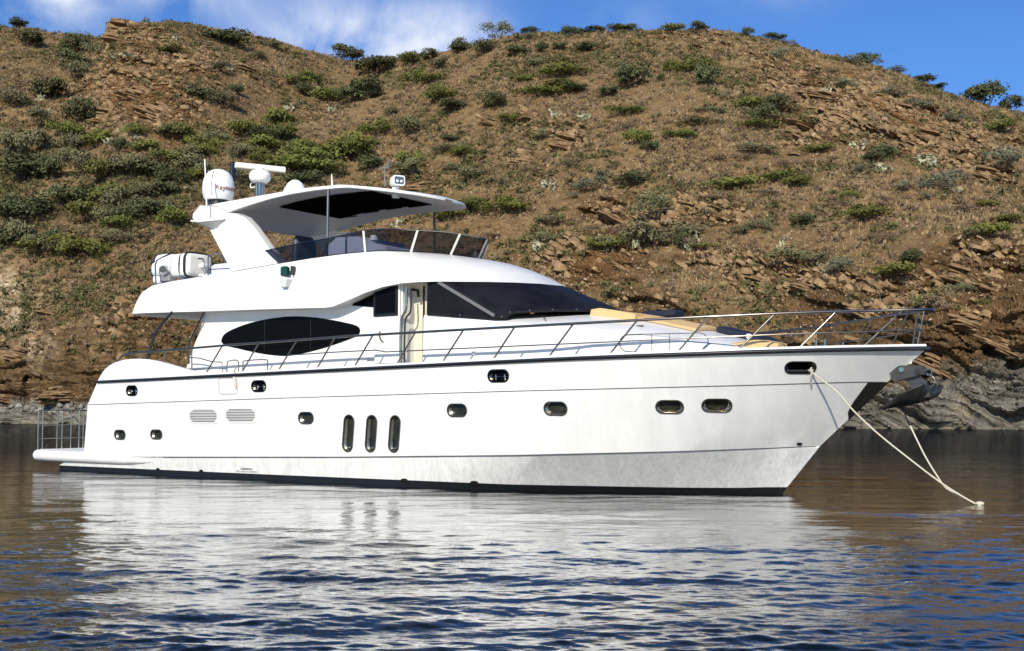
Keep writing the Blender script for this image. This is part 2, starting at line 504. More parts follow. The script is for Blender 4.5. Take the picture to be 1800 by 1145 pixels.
bo = hull.modifiers.new("cut", "BOOLEAN"); bo.operation = "DIFFERENCE"; bo.object = cutter; bo.solver = "EXACT"; bo.use_self = True; bo.use_hole_tolerant = True
bpy.context.view_layer.update()
dg = bpy.context.evaluated_depsgraph_get()
me = bpy.data.meshes.new_from_object(hull.evaluated_get(dg))
hull.modifiers.clear(); hull.data = me; me.name = "hull"
me.polygons.foreach_set("use_smooth", [True] * len(me.polygons)); me.set_sharp_from_angle(angle=R(14))
cd = cutter.data; bpy.data.objects.remove(cutter); bpy.data.meshes.remove(cd)

names = {"port": "porthole", "tall": "tall_porthole", "fair": "mooring_fairlead", "hawse": "bow_fairlead"}
for (P, ax, up, n, W, H, rr, kind) in port_info:
    out = rrect(W / 2 - .002, H / 2 - .002, rr, 6)
    ins = rrect(W / 2 * .80 if kind != "tall" else W / 2 * .72, H / 2 * .80 if kind != "tall" else H / 2 * .93, rr * .78, 6)
    HP = lambda poly, d: hull_poly(P, ax, up, n, poly, d)
    g = MB().loft([HP(out, -.108), HP(out, -.100)]).build(names[kind], M["portglass"] if kind in ("port", "tall") else M["glass"], yacht, 0)
    rim = rrect(W / 2 + .016, H / 2 + .016, rr + .016, 6)
    f = MB().grid([HP(rim, .0), HP(rim, .010), HP(out, .012), HP(out, -.04), HP(ins, -.075), HP(ins, -.098)], True)
    f.build("porthole_frame", M["porthole"] if kind in ("port", "tall") else (M["rubber"] if kind == "hawse" else M["darksteel"]), g, 40)
    if kind == "fair":
        r_ = MB()
        for s in (-.18, .25): r_.tube([P + ax * W * s - up * H * .36 - n * .05, P + ax * W * s + up * H * .1 - n * .05], .022, 8)
        r_.tube([P - ax * W * .42 - up * H * .1 - n * .05, P + ax * W * .42 - up * H * .1 - n * .05], .014, 6)
        r_.build("roller", M["steel"], g, 40)
    if kind == "hawse":
        MB().tube([P - ax * W * .4 - up * H * .43 - n * .01, P + ax * W * .4 - up * H * .43 - n * .01], .018, 6).build("chafe_strip", M["steel"], g)
    if kind in ("port", "tall"):
        lip = [P + ax * (W / 2 * .72 * math.cos(a)) + up * (H / 2 * .84 * math.sin(a)) - n * .06 for a in [R(d) for d in range(200, 345, 12)]]
        MB().tube(lip, .012, 6).build("porthole_lip", M["steel"], g, 40)

def level_line(i, u0, u1, off, dz=0.0, n=90, mirror=False):
    pts = []
    for k in range(n + 1):
        t = lerp((u0 - LEV[i][1]) / (LEV[i][2] - LEV[i][1]), (u1 - LEV[i][1]) / (LEV[i][2] - LEV[i][1]), k / n)
        p = lev_pt(i, t); pts.append((p[0], (p[1] - off) * (-1 if mirror else 1), p[2] + dz))
    return pts
iS, iG = 9, 7
near_rr = level_line(iS, 1.96, 23.3, 0.015)
far_rr = level_line(iS, 1.96, 23.3, 0.015, mirror=True)
rr_path = near_rr[:-1] + [(23.33, 0, 2.92)] + far_rr[-2::-1]
MB().tube(rr_path, 0.043, 10).build("rub_rail", M["rubber"], yacht, 40)
MB().tube([(p[0], p[1] * 1.0 + (-.04 if p[1] < 0 else .04), p[2]) for p in rr_path], 0.014, 6).build("rub_rail_strip", M["railsteel"], yacht, 40)
for mir in (False, True):
    MB().tube(level_line(iG, 1.46, 22.5, 0.002, mirror=mir), 0.0085, 5).build("hull_groove", M["line"], yacht, 40)
    MB().tube(level_line(4, 4.6, 21.1, 0.0, -0.008, mirror=mir), 0.0075, 5).build("chine_shadow_line", M["line"], yacht, 40)  # thin dark tube painted in for the shadow line under the chine step

# louvred engine room vents
for (px, py, w, h) in ((358, 732, 51, 27), (423.5, 730.5, 55, 27)):
    W, H = span(px, py, w, h); P, ax, up, n = frame_at(px, py)
    HP = lambda poly, d: hull_poly(P, ax, up, n, poly, d)
    o = MB().loft([HP(rrect(W / 2, H / 2, H * .3, 5), -.01), HP(rrect(W / 2, H / 2, H * .3, 5), .010), HP(rrect(W / 2 - .012, H / 2 - .012, H * .28, 5), .014)]).build("engine_vent", M["white"], yacht)
    sl = MB()
    for k in range(8):
        y = H * (.40 - .105 * k); ww = W * (.46 - (.10 if k == 0 else .04 if k in (1, 6) else .08 if k == 7 else 0))
        sl.loft([[P + ax * a + up * (y + b) + n * d for a, b in ((-ww, -.011), (ww, -.011), (ww, .011), (-ww, .011))] for d in (.0, .017)])
    sl.build("vent_slits", M["line"], o, 0)

# boarding hatch outline with a hanging strap
P, ax, up, n = frame_at(401, 679)
W, H = span(401, 679, 32, 28)
MB().tube([P + ax * x + up * y + n * .002 for x, y in rrect(W / 2, H / 2, H * .2, 5)], .007, 5, closed=True).build("hatch_outline", M["grey"], yacht, 40)
P, ax, up, n = frame_at(413, 669)
MB().loft([[P + ax * x + up * y + n * d for x, y in ((-.035, .22), (.02, .22), (.07, -.13), (.04, -.22), (-.03, -.1))] for d in (.004, .03)]).build("hanging_strap", M["beige"], yacht, 0)
# registration lettering on the quarter, drain outlets
def text_mesh(body, size, mat, name, parent, fmap):
    cu = bpy.data.curves.new(name, "FONT"); cu.body = body; cu.size = size; cu.align_x = "CENTER"; cu.align_y = "CENTER"; cu.extrude = 0.004; cu.resolution_u = 4
    o = bpy.data.objects.new(name, cu); COL.objects.link(o)
    bpy.context.view_layer.update()
    me = bpy.data.meshes.new_from_object(o.evaluated_get(bpy.context.evaluated_depsgraph_get()))
    bpy.data.objects.remove(o); bpy.data.curves.remove(cu)
    for v in me.vertices: v.co = fmap(v.co)
    me.materials.clear(); me.materials.append(mat); me.name = name
    o = bpy.data.objects.new(name, me); COL.objects.link(o); o.parent = parent
    return o
for (px, py, body, size, mat) in ((433, 824.6, "CURRENCE", .060, M["line"]), (434, 829.2, "ECLUSO DI NAPOLI", .062, M["greymark"])):
    P, ax, up, n = frame_at(px, py)
    text_mesh(body, size, mat, "hull_lettering", yacht, lambda c, P=P, ax=ax, up=up, n=n: P + ax * c.x * 1.35 + up * c.y + n * (c.z + .006))
for (px, py, w) in ((354, 828, 6), (278, 825, 6), (711, 845, 9), (834, 849, 9), (1405, 780, 5)):
    P, ax, up, n = frame_at(px, py); s = w * .011
    MB().loft([[P + ax * x * s + up * y * s * .5 + n * d for x, y in rrect(1, 1, .9, 3)] for d in (-.005, .02)]).build("drain_outlet", M["frame"], yacht)
# dark anchor-chafe plate wrapped round the stem
edge = [(1491, 733, 1493, 741), (1490, 724, 1499, 736), (1494, 715, 1510, 727), (1501, 704, 1523, 714), (1510, 692, 1538, 699), (1518, 681, 1550, 684), (1525, 672, 1561, 671)]
stem_u = pw([(0.0, 20.29), (.2, 20.46), (1.04, 21.16), (2.29, 22.53), (2.92, 23.3)])
for s in (1, -1):
    rowsP = []
    for (xa, ya, xs, ys) in edge:
        r = []
        for k in range(8):
            h_, n_ = on_hull(lerp(xa, xs - 2, k / 7), lerp(ya, ys, k / 7))
            q = h_ + n_ * .016
            r.append((q.x, min(q.y, -.004) * s, q.z))
        z_ = on_v(xs, ys, 0).z
        r.append((stem_u(z_) + .035, 0.0, z_))
        rowsP.append(r)
    MB().grid(rowsP).build("stem_guard", M["stemsteel"], yacht, 50)

# ------------------------------------------------------------ swim platform
prof = pw([(-1.70, .02), (-1.66, .075), (-1.55, .14), (-1.3, .162), (1.2, .165), (2.6, .155), (3.6, .105), (4.3, .05), (4.75, .008)])
zc = pw([(-1.7, .455), (1.2, .455), (3.0, .43), (4.75, .42)])
hw = pw([(-1.70, 2.35), (-1.62, 2.52), (-1.4, 2.68), (-.5, 2.80), (1.5, 2.86), (3.2, 2.88), (4.75, 2.76)])
rows = []
for u in list(np.linspace(-1.70, -1.3, 8)) + list(np.linspace(-1.1, 4.75, 30)):
    h = prof(u); w = hw(u); z0 = zc(u); r = []
    for k in range(13):
        a = R(-90 + 180 * k / 12); r.append((u, -(w - h + h * math.cos(a)), z0 + h * math.sin(a)))
    rows.append(r + [(p[0], -p[1], p[2]) for p in reversed(r)])
MB().loft(rows).build("swim_platform", M["hull"], yacht, 40)
MB().box((-.2, 0, .612), (2.4, 4.9, .02)).build("platform_deck", M["deck"], yacht, 0)
def loop_rail(v0, v1, u, z0, z1, r=.017):
    k = .08
    return smooth_path([(u, v0, z0), (u, v0, z1 - k), (u, v0 + k * .3, z1 - k * .3), (u, v0 + k, z1), (u, v1 - k, z1), (u, v1 - k * .3, z1 - k * .3), (u, v1, z1 - k), (u, v1, z0)], 3), r
for (v0, v1, u) in ((-2.46, -1.84, -1.5), (-2.34, -1.40, -1.46), (-1.67, -.95, -1.5), (-1.12, -.2, -1.46)):
    p, r = loop_rail(v0, v1, u, .60, 1.745)
    o = MB().tube(p, r, 7).build("platform_rail", M["steel"], yacht, 50)
    for z in (1.32, .93): MB().tube([(u, v0, z), (u, v1, z)], .013, 6).build("cross_bar", M["steel"], o, 50)
MB().tube([(-1.40, -2.3, .60), (-1.42, -2.2, .75)], .012, 6).build("platform_cleat", M["steel"], yacht)

# ------------------------------------------------------------ deckhouse
HW = 2.15
side = lambda p, v: (p[0], v, p[1])
aft_poly = [(4.28, 2.2), (4.66, 2.97), (5.38, 4.36), (10.2, 4.36), (11.15, 4.60), (12.02, 4.74), (12.02, 2.2)]
dh = MB().prism(aft_poly, side, -HW, HW)
fp = [(12.02, 2.2), (12.02, 4.70), (13.0, 4.66), (13.0, 2.2)]
dh.prism(fp, side, -1.72, 1.72)
deckhouse = dh.build("deckhouse", M["white"], yacht, 20)
MB().prism([(12.025, 2.22), (12.025, 4.67), (12.99, 4.62), (12.99, 2.22)], side, -1.74, -1.722).build("door_recess_panel", M["beige"], yacht, 0)
# forward trunk cabin (side wall, shoulder, cambered roof)
def tr_w(u): return min(HW, max(.05, b_sheer(u) - .78 - .25 * max(0, u - 20.2)))
tr_sh = pw([(12.72, 3.93), (13.2, 3.88), (14.84, 3.70), (15.5, 3.62), (16.4, 3.54), (18, 3.33), (19, 3.16), (20, 2.96), (20.6, 2.84), (21.0, 2.74), (21.4, 2.60)])
tr_c = pw([(12.72, 4.0), (14.84, 3.95), (15.1, 3.93), (16.8, 3.85), (18, 3.63), (19, 3.40), (20, 3.135), (20.6, 3.02), (21.1, 2.92), (21.45, 2.72)])
rows = []
for u in [12.72, 12.74, 13.2, 14, 14.84] + list(np.linspace(15.2, 21.4, 26)):
    w = tr_w(u); sh = tr_sh(u); c = max(tr_c(u), sh + .02)
    half = [(u, -w - .02, max(2.15, z_deck(u) - .03)), (u, -w, sh - .10), (u, -w + .025, sh - .035), (u, -w + .09, sh)]
    for k in range(1, 7):
        q = k / 6; half.append((u, -(w - .09) * (1 - q), sh + (c - sh) * (1 - (1 - q) ** 2.2)))
    full = half + [(p[0], -p[1], p[2]) for p in reversed(half[:-1])]
    rows.append(full)
trunk_v = [p for r in rows for p in r]
trunk = MB().loft(rows).build("trunk_cabin", M["white"], yacht, 38)
def roof_z(u, v):
    w, sh = tr_w(u), tr_sh(u); c = max(tr_c(u), sh + .02)
    q = 1 - min(1, abs(v) / max(w - .09, .01)); return sh + (c - sh) * (1 - (1 - q) ** 2.2)
# salon window (long dark lens shape)
px_top = [(390, 602), (391, 594), (396, 587), (410, 579), (440, 568), (475, 560.5), (510, 556.5), (545, 557.5), (580, 562), (610, 568), (625, 572), (632, 577)]
px_bot = [(633, 584), (629, 590), (620, 594.5), (600, 602), (570, 612), (535, 621), (505, 626), (475, 624), (445, 619), (415, 612), (398, 608)]
pts = smooth_path([on_v(x, y, -HW) for x, y in px_top + px_bot], 3, True)
ctr = Vector((sum(p[0] for p in pts) / len(pts), 0, sum(p[2] for p in pts) / len(pts)))
sw = MB().loft([[(p[0], -HW + .02, p[2]) for p in pts], [(p[0], -HW - .012, p[2]) for p in pts], [(lerp(p[0], ctr.x, .006), -HW - .018, lerp(p[2], ctr.z, .02)) for p in pts]]).build("salon_window", M["glass"], yacht, 0)
for x in (466, 547):
    a, b = on_v(x, 563, -HW), on_v(x, 618, -HW)
    MB().box(((a.x + b.x) / 2, -HW - .0195, (a.z + b.z) / 2), (.025, .004, abs(a.z - b.z))).build("window_mullion", M["frame"], sw, 0)
# small quarter window under the brow
qp = [on_v(x, y, -HW) for x, y in [(618, 537.5), (632, 526), (648, 517), (664, 511), (664, 541)]]
MB().loft([[(p.x, -HW + .02, p.z) for p in qp], [(p.x, -HW - .014, p.z) for p in qp]]).build("quarter_window", M["glass"], yacht, 0)
# sliding side door, slid open aft, with its black window
dz0 = on_v(680, 640, -HW).z
door = MB().box((11.69, -HW - .05, (dz0 + 4.63) / 2), (.76, .06, 4.63 - dz0), bev=.012).build("side_door", M["white"], yacht, 30)
wn_ = MB().box((11.665, -HW - .095, 4.315), (.74, .03, .80), bev=.01).build("door_window", M["frame"], yacht, 30)
MB().box((11.665, -HW - .1125, 4.315), (.60, .006, .66)).build("pane", M["glass"], wn_, 0)
MB().box((11.47, -HW - .02, 2.93), (.9, .05, .02)).build("door_sill", M["grey"], yacht, 0)
hp = [on_v(x, y, -HW) for x, y in [(672, 583), (673, 590), (675, 597), (678, 603)]]
MB().tube([(hp[0].x, -HW - .08, hp[0].z), (hp[1].x, -HW - .13, hp[1].z), (hp[2].x, -HW - .13, hp[2].z), (hp[3].x, -HW - .08, hp[3].z)], .016, 6).build("door_handle", M["darksteel"], door, 40)
for pth, r, mt in ((((714, 506), (714, 543), (706, 560), (704, 592), (704, 642)), .030, "steel"), (((722, 508), (722, 546), (713, 562), (711, 600), (711, 642)), .022, "rubber")):
    pp = [on_v(x, y, -HW - .06) for x, y in pth]
    MB().tube(smooth_path(pp, 4), r, 8).build("door_grab_rail", M[mt], yacht, 50)
MB().box((12.07, -HW + .2, 3.5), (.07, .42, 2.5)).build("door_jamb", M["white"], yacht, 0)
MB().tube([(12.42, -1.78, 4.62), (12.42, -1.78, 2.3)], .022, 6).build("door_track", M["frame"], yacht, 40)
a, b = on_v(719, 512, -HW), on_v(726, 530, -HW)
MB().tube([(12.25, -2.05, 4.52), (12.38, -1.95, 4.50), (12.40, -1.95, 4.34)], .035, 8).build("door_closer", M["frame"], yacht, 40)

# aft cockpit posts carrying the overhang
for s in (-1, 1):
    MB().tube(smooth_path([(3.66, s * 2.72, 2.98), (3.78, s * 2.70, 3.35), (4.02, s * 2.66, 3.85), (4.50, s * 2.55, 4.34)], 5), .038, 8).build("cockpit_post", M["darksteel"], yacht, 50)
a = [on_v(x, y, -2.3) for x, y in [(332, 640), (332, 612), (338, 592), (360, 548)]]
for s in (1, -1):
    MB().tube(smooth_path([(p.x, p.y * s, p.z) for p in a], 4), .028, 8).build("cockpit_post", M["darksteel"], yacht, 50)

# ------------------------------------------------------------ upper deck moulding (side wings, brow, bulwark)
ST = [  # lower edge (u,v,z), upper edge (u,v,z)
    ((2.77, -2.50, 4.365), (2.79, -2.46, 4.43)), ((2.82, -2.51, 4.365), (2.87, -2.42, 4.76)), ((2.95, -2.52, 4.363), (3.04, -2.40, 4.955)),
    ((3.3, -2.53, 4.36), (3.43, -2.38, 5.11)), ((4.2, -2.55, 4.335), (4.2, -2.36, 5.18)), ((5.2, -2.55, 4.305), (5.2, -2.35, 5.225)), ((6.6, -2.55, 4.27), (6.6, -2.31, 5.285)),
    ((8.0, -2.55, 4.235), (8.0, -2.30, 5.365)), ((9.2, -2.54, 4.20), (9.27, -2.29, 5.425)), ((10.0, -2.52, 4.175), (10.1, -2.25, 5.455)), ((10.24, -2.52, 4.185), (10.35, -2.24, 5.46)),
    ((10.7, -2.51, 4.305), (10.7, -2.22, 5.462)), ((11.22, -2.48, 4.46), (10.95, -2.20, 5.463)), ((11.75, -2.44, 4.575), (11.10, -2.16, 5.465)), ((12.26, -2.38, 4.635), (11.25, -2.06, 5.475)),
    ((12.75, -2.31, 4.640), (11.38, -1.92, 5.485)), ((13.15, -2.18, 4.635), (11.52, -1.72, 5.49)), ((13.6, -1.93, 4.625), (11.70, -1.42, 5.495)), ((14.1, -1.58, 4.62), (11.92, -1.10, 5.495)),
    ((14.55, -1.15, 4.615), (12.14, -.75, 5.49)), ((14.9, -.65, 4.61), (12.33, -.38, 5.47)), ((15.08, -.02, 4.605), (12.45, -.015, 5.45))]
rows = []
for i, (B, T) in enumerate(ST):
    bul = .05 + .07 * max(0, min(1, (B[0] - 12) / 2))
    loop = [B, vl(B, T, .04)]
    loop[1] = (loop[1][0], loop[1][1] - .008, loop[1][2])
    for q in (.2, .4, .6, .8):
        p = vl(B, T, q); k = bul * math.sin(math.pi * q)
        frontness = max(0.0, min(1.0, (B[0] - 12.2) / 1.6))
        loop.append((p[0] + k * .6 * frontness, p[1] - k * (1 - frontness) * .6, p[2] + k * frontness))
    loop.append(T)
    ins = .10 if i > 2 else .03
    fr = max(0.0, min(1.0, (T[0] - 10.9) / .9))
    Ti = (T[0] - ins * fr, min(T[1] + ins * (1 - .5 * fr), -.01), T[2] - .004)
    Fl = (Ti[0] - .02, min(Ti[1] + .02, -.008), min(4.78, T[2] - .1) if T[0] < 12.4 else 4.78)
    loop += [Ti, Fl]
    rows.append(loop + [(p[0], -p[1], p[2]) for p in reversed(loop)])
upper = MB().loft(rows).build("upper_deck_moulding", M["white"], yacht, 17)
# ------------------------------------------------------------ windscreen under its black mesh cover
brow = [(12.85, -2.14, 4.645), (13.15, -2.12, 4.64), (13.6, -1.88, 4.63), (14.1, -1.53, 4.625), (14.55, -1.10, 4.62), (14.88, -.60, 4.615), (15.03, 0, 4.61)]
sill = [(12.85, -2.155, 3.90), (14.80, -2.15, 3.705), (15.12, -2.02, 3.82), (15.6, -1.70, 3.865), (16.1, -1.22, 3.885), (16.55, -.66, 3.895), (16.78, 0, 3.90)]
br, si = smooth_path(brow, 4), smooth_path(sill, 4)
br[0:5] = [vl(brow[0], brow[1], k / 4) for k in range(5)]; si[0:5] = [vl(sill[0], sill[1], k / 4) for k in range(5)]
def full(c): return list(c) + [(p[0], -p[1], p[2]) for p in reversed(c[:-1])]
br, si = full(br), full(si)
g = MB()
rws = [[vl(b, s, q) for b, s in zip(br, si)] for q in (0, .25, .5, .75, 1)]
g.grid(rws)
ws = g.build("windscreen", M["cover"], yacht, 60)
fr = MB().tube([vl(s, b, .03) for s, b in zip(si, br)], .028, 6)
fr.tube([vl(sill[0], brow[0], q) for q in (0, 1)], .03, 6)
fr.build("windscreen_frame", M["frame"], ws, 50)
pA, pB = Vector((13.14, -2.135, 4.62)), Vector((14.72, -2.165, 3.79))
d = (pB - pA).normalized(); sd = Vector((0.46, 0, .9))
MB().loft([[pA + sd * -.03 + Vector((0, y, 0)), pA + sd * .035 + Vector((0, y, 0)), pB + sd * .035 + Vector((0, y, 0)), pB + sd * -.03 + Vector((0, y, 0))] for y in (.03, -.022)]).build("windscreen_pillar", M["grey"], yacht, 0)
for k in range(2, len(si) - 2, 3):
    p = vl(si[k], br[k], .04)
    MB().box((p[0], p[1] - .03 if p[1] < 0 else p[1] + .03, p[2] + .01), (.03, .03, .03)).build("cover_snap", M["steel"], ws, 0)
for (x0, y0, x1, y1) in ((955, 557, 905, 522), (1045, 553, 985, 528)):
    a = on_v(x0, y0, -1.45 if x0 < 1000 else -.3); b = on_v(x1, y1, a.y + .15)
    MB().tube([a + Vector((0, -.06, .02)), b + Vector((0, -.10, .06))], .016, 6).build("windscreen_wiper", M["frame"], yacht, 40)
lp = [on_v(x, y, -1.85) for x, y in [(952, 556), (958, 560), (960, 564), (955, 567)]]
MB().tube(lp, .012, 5).build("wiper_hose", M["frame"], yacht, 40)
P_ = on_v(940, 505, -.75)
MB().lathe([(.0, .05), (.035, .03), (.04, 0), (0, -.01)], (P_.x + .02, P_.y - .02, P_.z), 10).build("horn_button", M["steel"], yacht)

# ------------------------------------------------------------ flybridge screen (tinted panes, white posts)
base = [(8.15, -2.245, 5.37), (9.27, -2.24, 5.43), (10.1, -2.21, 5.46), (10.95, -2.16, 5.466), (11.25, -2.02, 5.478), (11.52, -1.70, 5.494), (11.70, -1.40, 5.498), (11.92, -1.08, 5.498), (12.14, -.73, 5.494), (12.32, -.37, 5.475), (12.43, 0, 5.455)]
tops = [(7.60, -2.20, 5.76), (8.75, -2.24, 5.83), (9.90, -2.24, 5.89), (10.92, -2.20, 5.975), (11.32, -2.06, 6.0), (11.68, -1.74, 6.0), (11.92, -1.42, 6.0), (12.18, -1.08, 6.0), (12.42, -.73, 5.985), (12.60, -.37, 5.955), (12.70, 0, 5.93)]
b_, t_ = full(smooth_path(base, 4)), full(smooth_path(tops, 4))
rows = [[vl(b, t, q) for b, t in zip(b_, t_)] for q in (0, .5, 1)]
screen = MB().grid(rows).build("flybridge_screen", M["tint"], yacht, 60, False)
MB().tube(t_, .014, 6).build("screen_top_rail", M["steel"], screen, 50)
MB().tube([(p[0], p[1], p[2] + .012) for p in b_], .016, 6).build("screen_base_seal", M["frame"], screen, 50)
nB = len(smooth_path(base, 4)); seg = 4
def strut(idx, side_=1):
    i = idx if side_ == 1 else len(b_) - 1 - idx
    b, t = Vector(b_[i]), Vector(t_[i])
    nx = Vector(b_[i + 1]) - Vector(b_[i - 1]); nx.normalize()
    o = nx.cross(t - b).normalized() * .016
    w = nx * .026
    MB().loft([[p - w - o, p + w - o, p + w + o, p - w + o] for p in (b, t)]).build("screen_strut", M["cream"], screen, 0)
def nearest_idx(px, py):
    return min(range(2, nB - 1), key=lambda i: abs(pix(b_[i])[0] - px))
for (px, py) in ((643, 443), (725, 447), (790, 450)):
    i_ = nearest_idx(px, py); strut(i_); strut(i_, -1)
for i_ in (6, 10):
    b, t = Vector(b_[i_]), Vector(t_[i_])
# helm console, seat and lockers behind the screen
c0 = [(8.6, 5.35), (8.55, 5.95), (8.85, 6.14), (9.65, 6.10), (9.75, 5.98), (10.5, 5.80), (10.62, 5.45), (10.62, 4.79), (8.6, 4.79)]
MB().prism(c0, side, -.95, .75).build("helm_console", M["bluewhite"], yacht, 25)
MB().tube([(9.72, -.5, 6.05), (9.72, -.5, 6.17)], [.11, .09], 12).build("compass_cover", M["plastic"], yacht)
st = MB().box((7.45, -.4, 5.30), (.55, .9, .18), bev=.05)
st.loft([[(7.16 + x, -.4 + y, z) for x, y in rrect(.09 + k, .42 - k2, .08, 3)] for z, k, k2 in ((5.3, .0, 0), (5.8, .01, .0), (6.25, .0, .04), (6.36, -.04, .12))])
st.box((7.45, -.4, 5.0), (.3, .35, .44))
st.build("helm_seat", M["darkseat"], yacht, 40)
sb = MB()
ring = [(7.98 + .05 * math.cos(a), -.4 + .20 * math.sin(a), 5.72 + .20 * math.cos(a)) for a in [2 * math.pi * k / 20 for k in range(20)]]
sb.tube(ring, .016, 6, closed=True); sb.tube([(8.0, -.4, 5.72), (8.5, -.4, 5.55)], .03, 6)
sb.build("steering_wheel", M["blackplastic"], yacht, 50)
MB().box((6.5, .3, 5.28), (.9, 1.5, 1.0), bev=.04).build("flybridge_locker", M["brown"], yacht, 30)
MB().box((6.15, -1.6, 5.2), (1.9, .6, .82), bev=.05).build("flybridge_bench", M["bluewhite"], yacht, 30)

# ------------------------------------------------------------ radar arch and hardtop
arch_px = [(498, 463), (470, 428), (447, 398), (431, 381), (416, 374.5), (402, 373), (380, 362), (352, 360), (346, 368), (350, 380), (364, 394), (388, 435), (413, 478)]
for s in (-1, 1):
    pp = [on_v(x, y, -2.12) for x, y in arch_px]
    rows = []
    for (v, k) in ((-2.10, .015), (-2.13, 0.0), (-1.93, 0.0), (-1.90, .015)):
        cx = sum(p.x for p in pp) / len(pp); cz = sum(p.z for p in pp) / len(pp)
        rows.append([(lerp(p.x, cx, k), s * -1 * (v - .10 * max(0, (6.6 - p.z)) / 1.3), lerp(p.z, cz, k)) for p in pp])
    arch = MB().loft(rows).build("radar_arch_leg", M["white"], yacht, 25)
    a, b, c = on_v(338, 384, -2.3), on_v(397, 383, -2.2), on_v(370, 402, -2.12)
    w = MB()
    w.loft([[(5.02, s * 2.45, 6.71), (5.02, s * 2.0, 6.70), (5.02, s * 2.0, 6.745), (5.02, s * 2.45, 6.74)], [(5.35, s * 2.46, 6.66), (5.35, s * 2.0, 6.52), (5.35, s * 2.0, 6.75), (5.35, s * 2.46, 6.745)],
            [(5.72, s * 2.34, 6.68), (5.72, s * 2.0, 6.46), (5.72, s * 2.0, 6.745), (5.72, s * 2.34, 6.74)], [(6.02, s * 2.17, 6.71), (6.02, s * 2.0, 6.68), (6.02, s * 2.0, 6.74), (6.02, s * 2.17, 6.735)]])
    w.build("arch_winglet", M["white"], arch, 25)
top_z = pw([(4.66, 7.04), (4.72, 7.11), (5.0, 7.17), (5.6, 7.195), (8.0, 7.245), (9.0, 7.245), (10.0, 7.21), (11.0, 7.08), (11.8, 6.97), (12.15, 6.915)])
low_px = pw([(340, 374), (405, 373), (440, 360), (480, 347), (520, 340), (560, 335.5), (600, 333), (640, 333.5)])
def ht_w(u): return 2.08 if u <= 9.7 else 2.08 * math.sqrt(max(0.0, 1 - ((u - 9.7) / 2.05) ** 2))
low_z = pw([(4.66, 6.86), (4.80, 6.76), (5.4, 6.78), (6.1, 6.90), (6.9, 7.0), (7.6, 7.08), (8.4, 7.125), (9.2, 7.13), (10.2, 7.10), (11, 6.99), (11.8, 6.90), (12.15, 6.87)])
rows = []
for u in list(np.linspace(4.66, 5.2, 6)) + list(np.linspace(5.5, 9.7, 18)) + [9.7 + 2.049 * math.sin(R(a)) for a in range(8, 91, 7)]:
    w = max(ht_w(u), .03); zt, zl = top_z(u), low_z(u)
    crown = .10 * min(1, w / 2)
    tin = min(.22, w * .3)
    half = [(u, -w + tin * 1.3, zl + .05), (u, -w + tin * .15, zl + .002), (u, -w, zl + .02), (u, -w + .01, zt - .045), (u, -w + .05, zt)]
    for q in (.25, .5, .75, 1): half.append((u, -(w - .05) * (1 - q), zt + crown * (1 - (1 - q) ** 2)))
    rows.append(half + [(p[0], -p[1], p[2]) for p in reversed(half[:-1])])
hardtop = MB().loft(rows).build("hardtop", M["white"], yacht, 35)
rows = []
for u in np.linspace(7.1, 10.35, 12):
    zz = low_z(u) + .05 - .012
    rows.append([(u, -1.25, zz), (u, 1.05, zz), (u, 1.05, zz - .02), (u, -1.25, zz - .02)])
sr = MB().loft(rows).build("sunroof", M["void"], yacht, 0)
for k in range(4): MB().box((7.4 + .8 * k, 1.10, low_z(7.4 + .8 * k) + .02), (.55, .02, .03)).build("sunroof_edge", M["steel"], sr, 0)
for s in (-1, 1):
    MB().tube([(9.62, s * 2.06, 7.12), (9.62, s * 2.08, 5.45)], .036, 8).build("hardtop_post", M["railsteel"] if s < 0 else M["darksteel"], yacht, 50)
MB().lathe([(0, .03), (.12, .03), (.14, 0), (0, 0)], (6.0, 0, 0), 12)
# speaker on the inner face of the far arch leg
sp = MB()
for k in range(7):
    a = 2 * math.pi * k / 7
    c = (7.0 + .09 * math.cos(a), 1.86, 6.20 + .09 * math.sin(a))
    sp.box(c, (.05, .03, .05))
sp.box((7.0, 1.875, 6.20), (.30, .02, .30), bev=.008)
sp.build("arch_speaker", M["blackplastic"], yacht)

# ------------------------------------------------------------ gear on the hardtop
DV = -1.45
dc = on_v(383.5, 353, DV); du = on_v(411, 330, DV).x - on_v(356, 330, DV).x
rad = 27.3 / F_PX * (Vector((dc.x, dc.y, 0)) - Vector((EYE.x, EYE.y, 0))).length
dh_ = on_v(383.5, 298, DV).z - dc.z
prof = [(0, 0), (rad * .80, 0), (rad * .90, dh_ * .06), (rad * .985, dh_ * .24), (rad, dh_ * .42), (rad * .96, dh_ * .60), (rad * .85, dh_ * .76), (rad * .66, dh_ * .89), (rad * .40, dh_ * .965), (rad * .15, dh_ * .995), (0, dh_)]
dome = MB().lathe(prof, dc, 32).build("satellite_dome", M["plastic"], yacht, 50)
MB().lathe([(0, 0), (rad * .62, 0), (rad * .62, dc.z - 7.1 + .01), (0, dc.z - 7.1 + .01)], (dc.x, dc.y, 7.1), 20).build("dome_base", M["blackplastic"], dome)
ANG = math.atan2(EYE.y - dc.y, EYE.x - dc.x)
def dome_map(ang0, zz):
    def f(c):
        a = ang0 + c.x / rad
        zr = zz + c.y; q = (zr - dc.z) / dh_
        rr_ = float(np.interp(q, [p[1] / dh_ for p in prof[1:]], [p[0] for p in prof[1:]])) + .016 + c.z
        return Vector((dc.x + rr_ * math.cos(a), dc.y + rr_ * math.sin(a), zr))
    return f
text_mesh("Raymarine", .185, M["mark"], "dome_lettering", dome, dome_map(ANG + .72, dc.z + dh_ * .335))
ga = ANG - .42
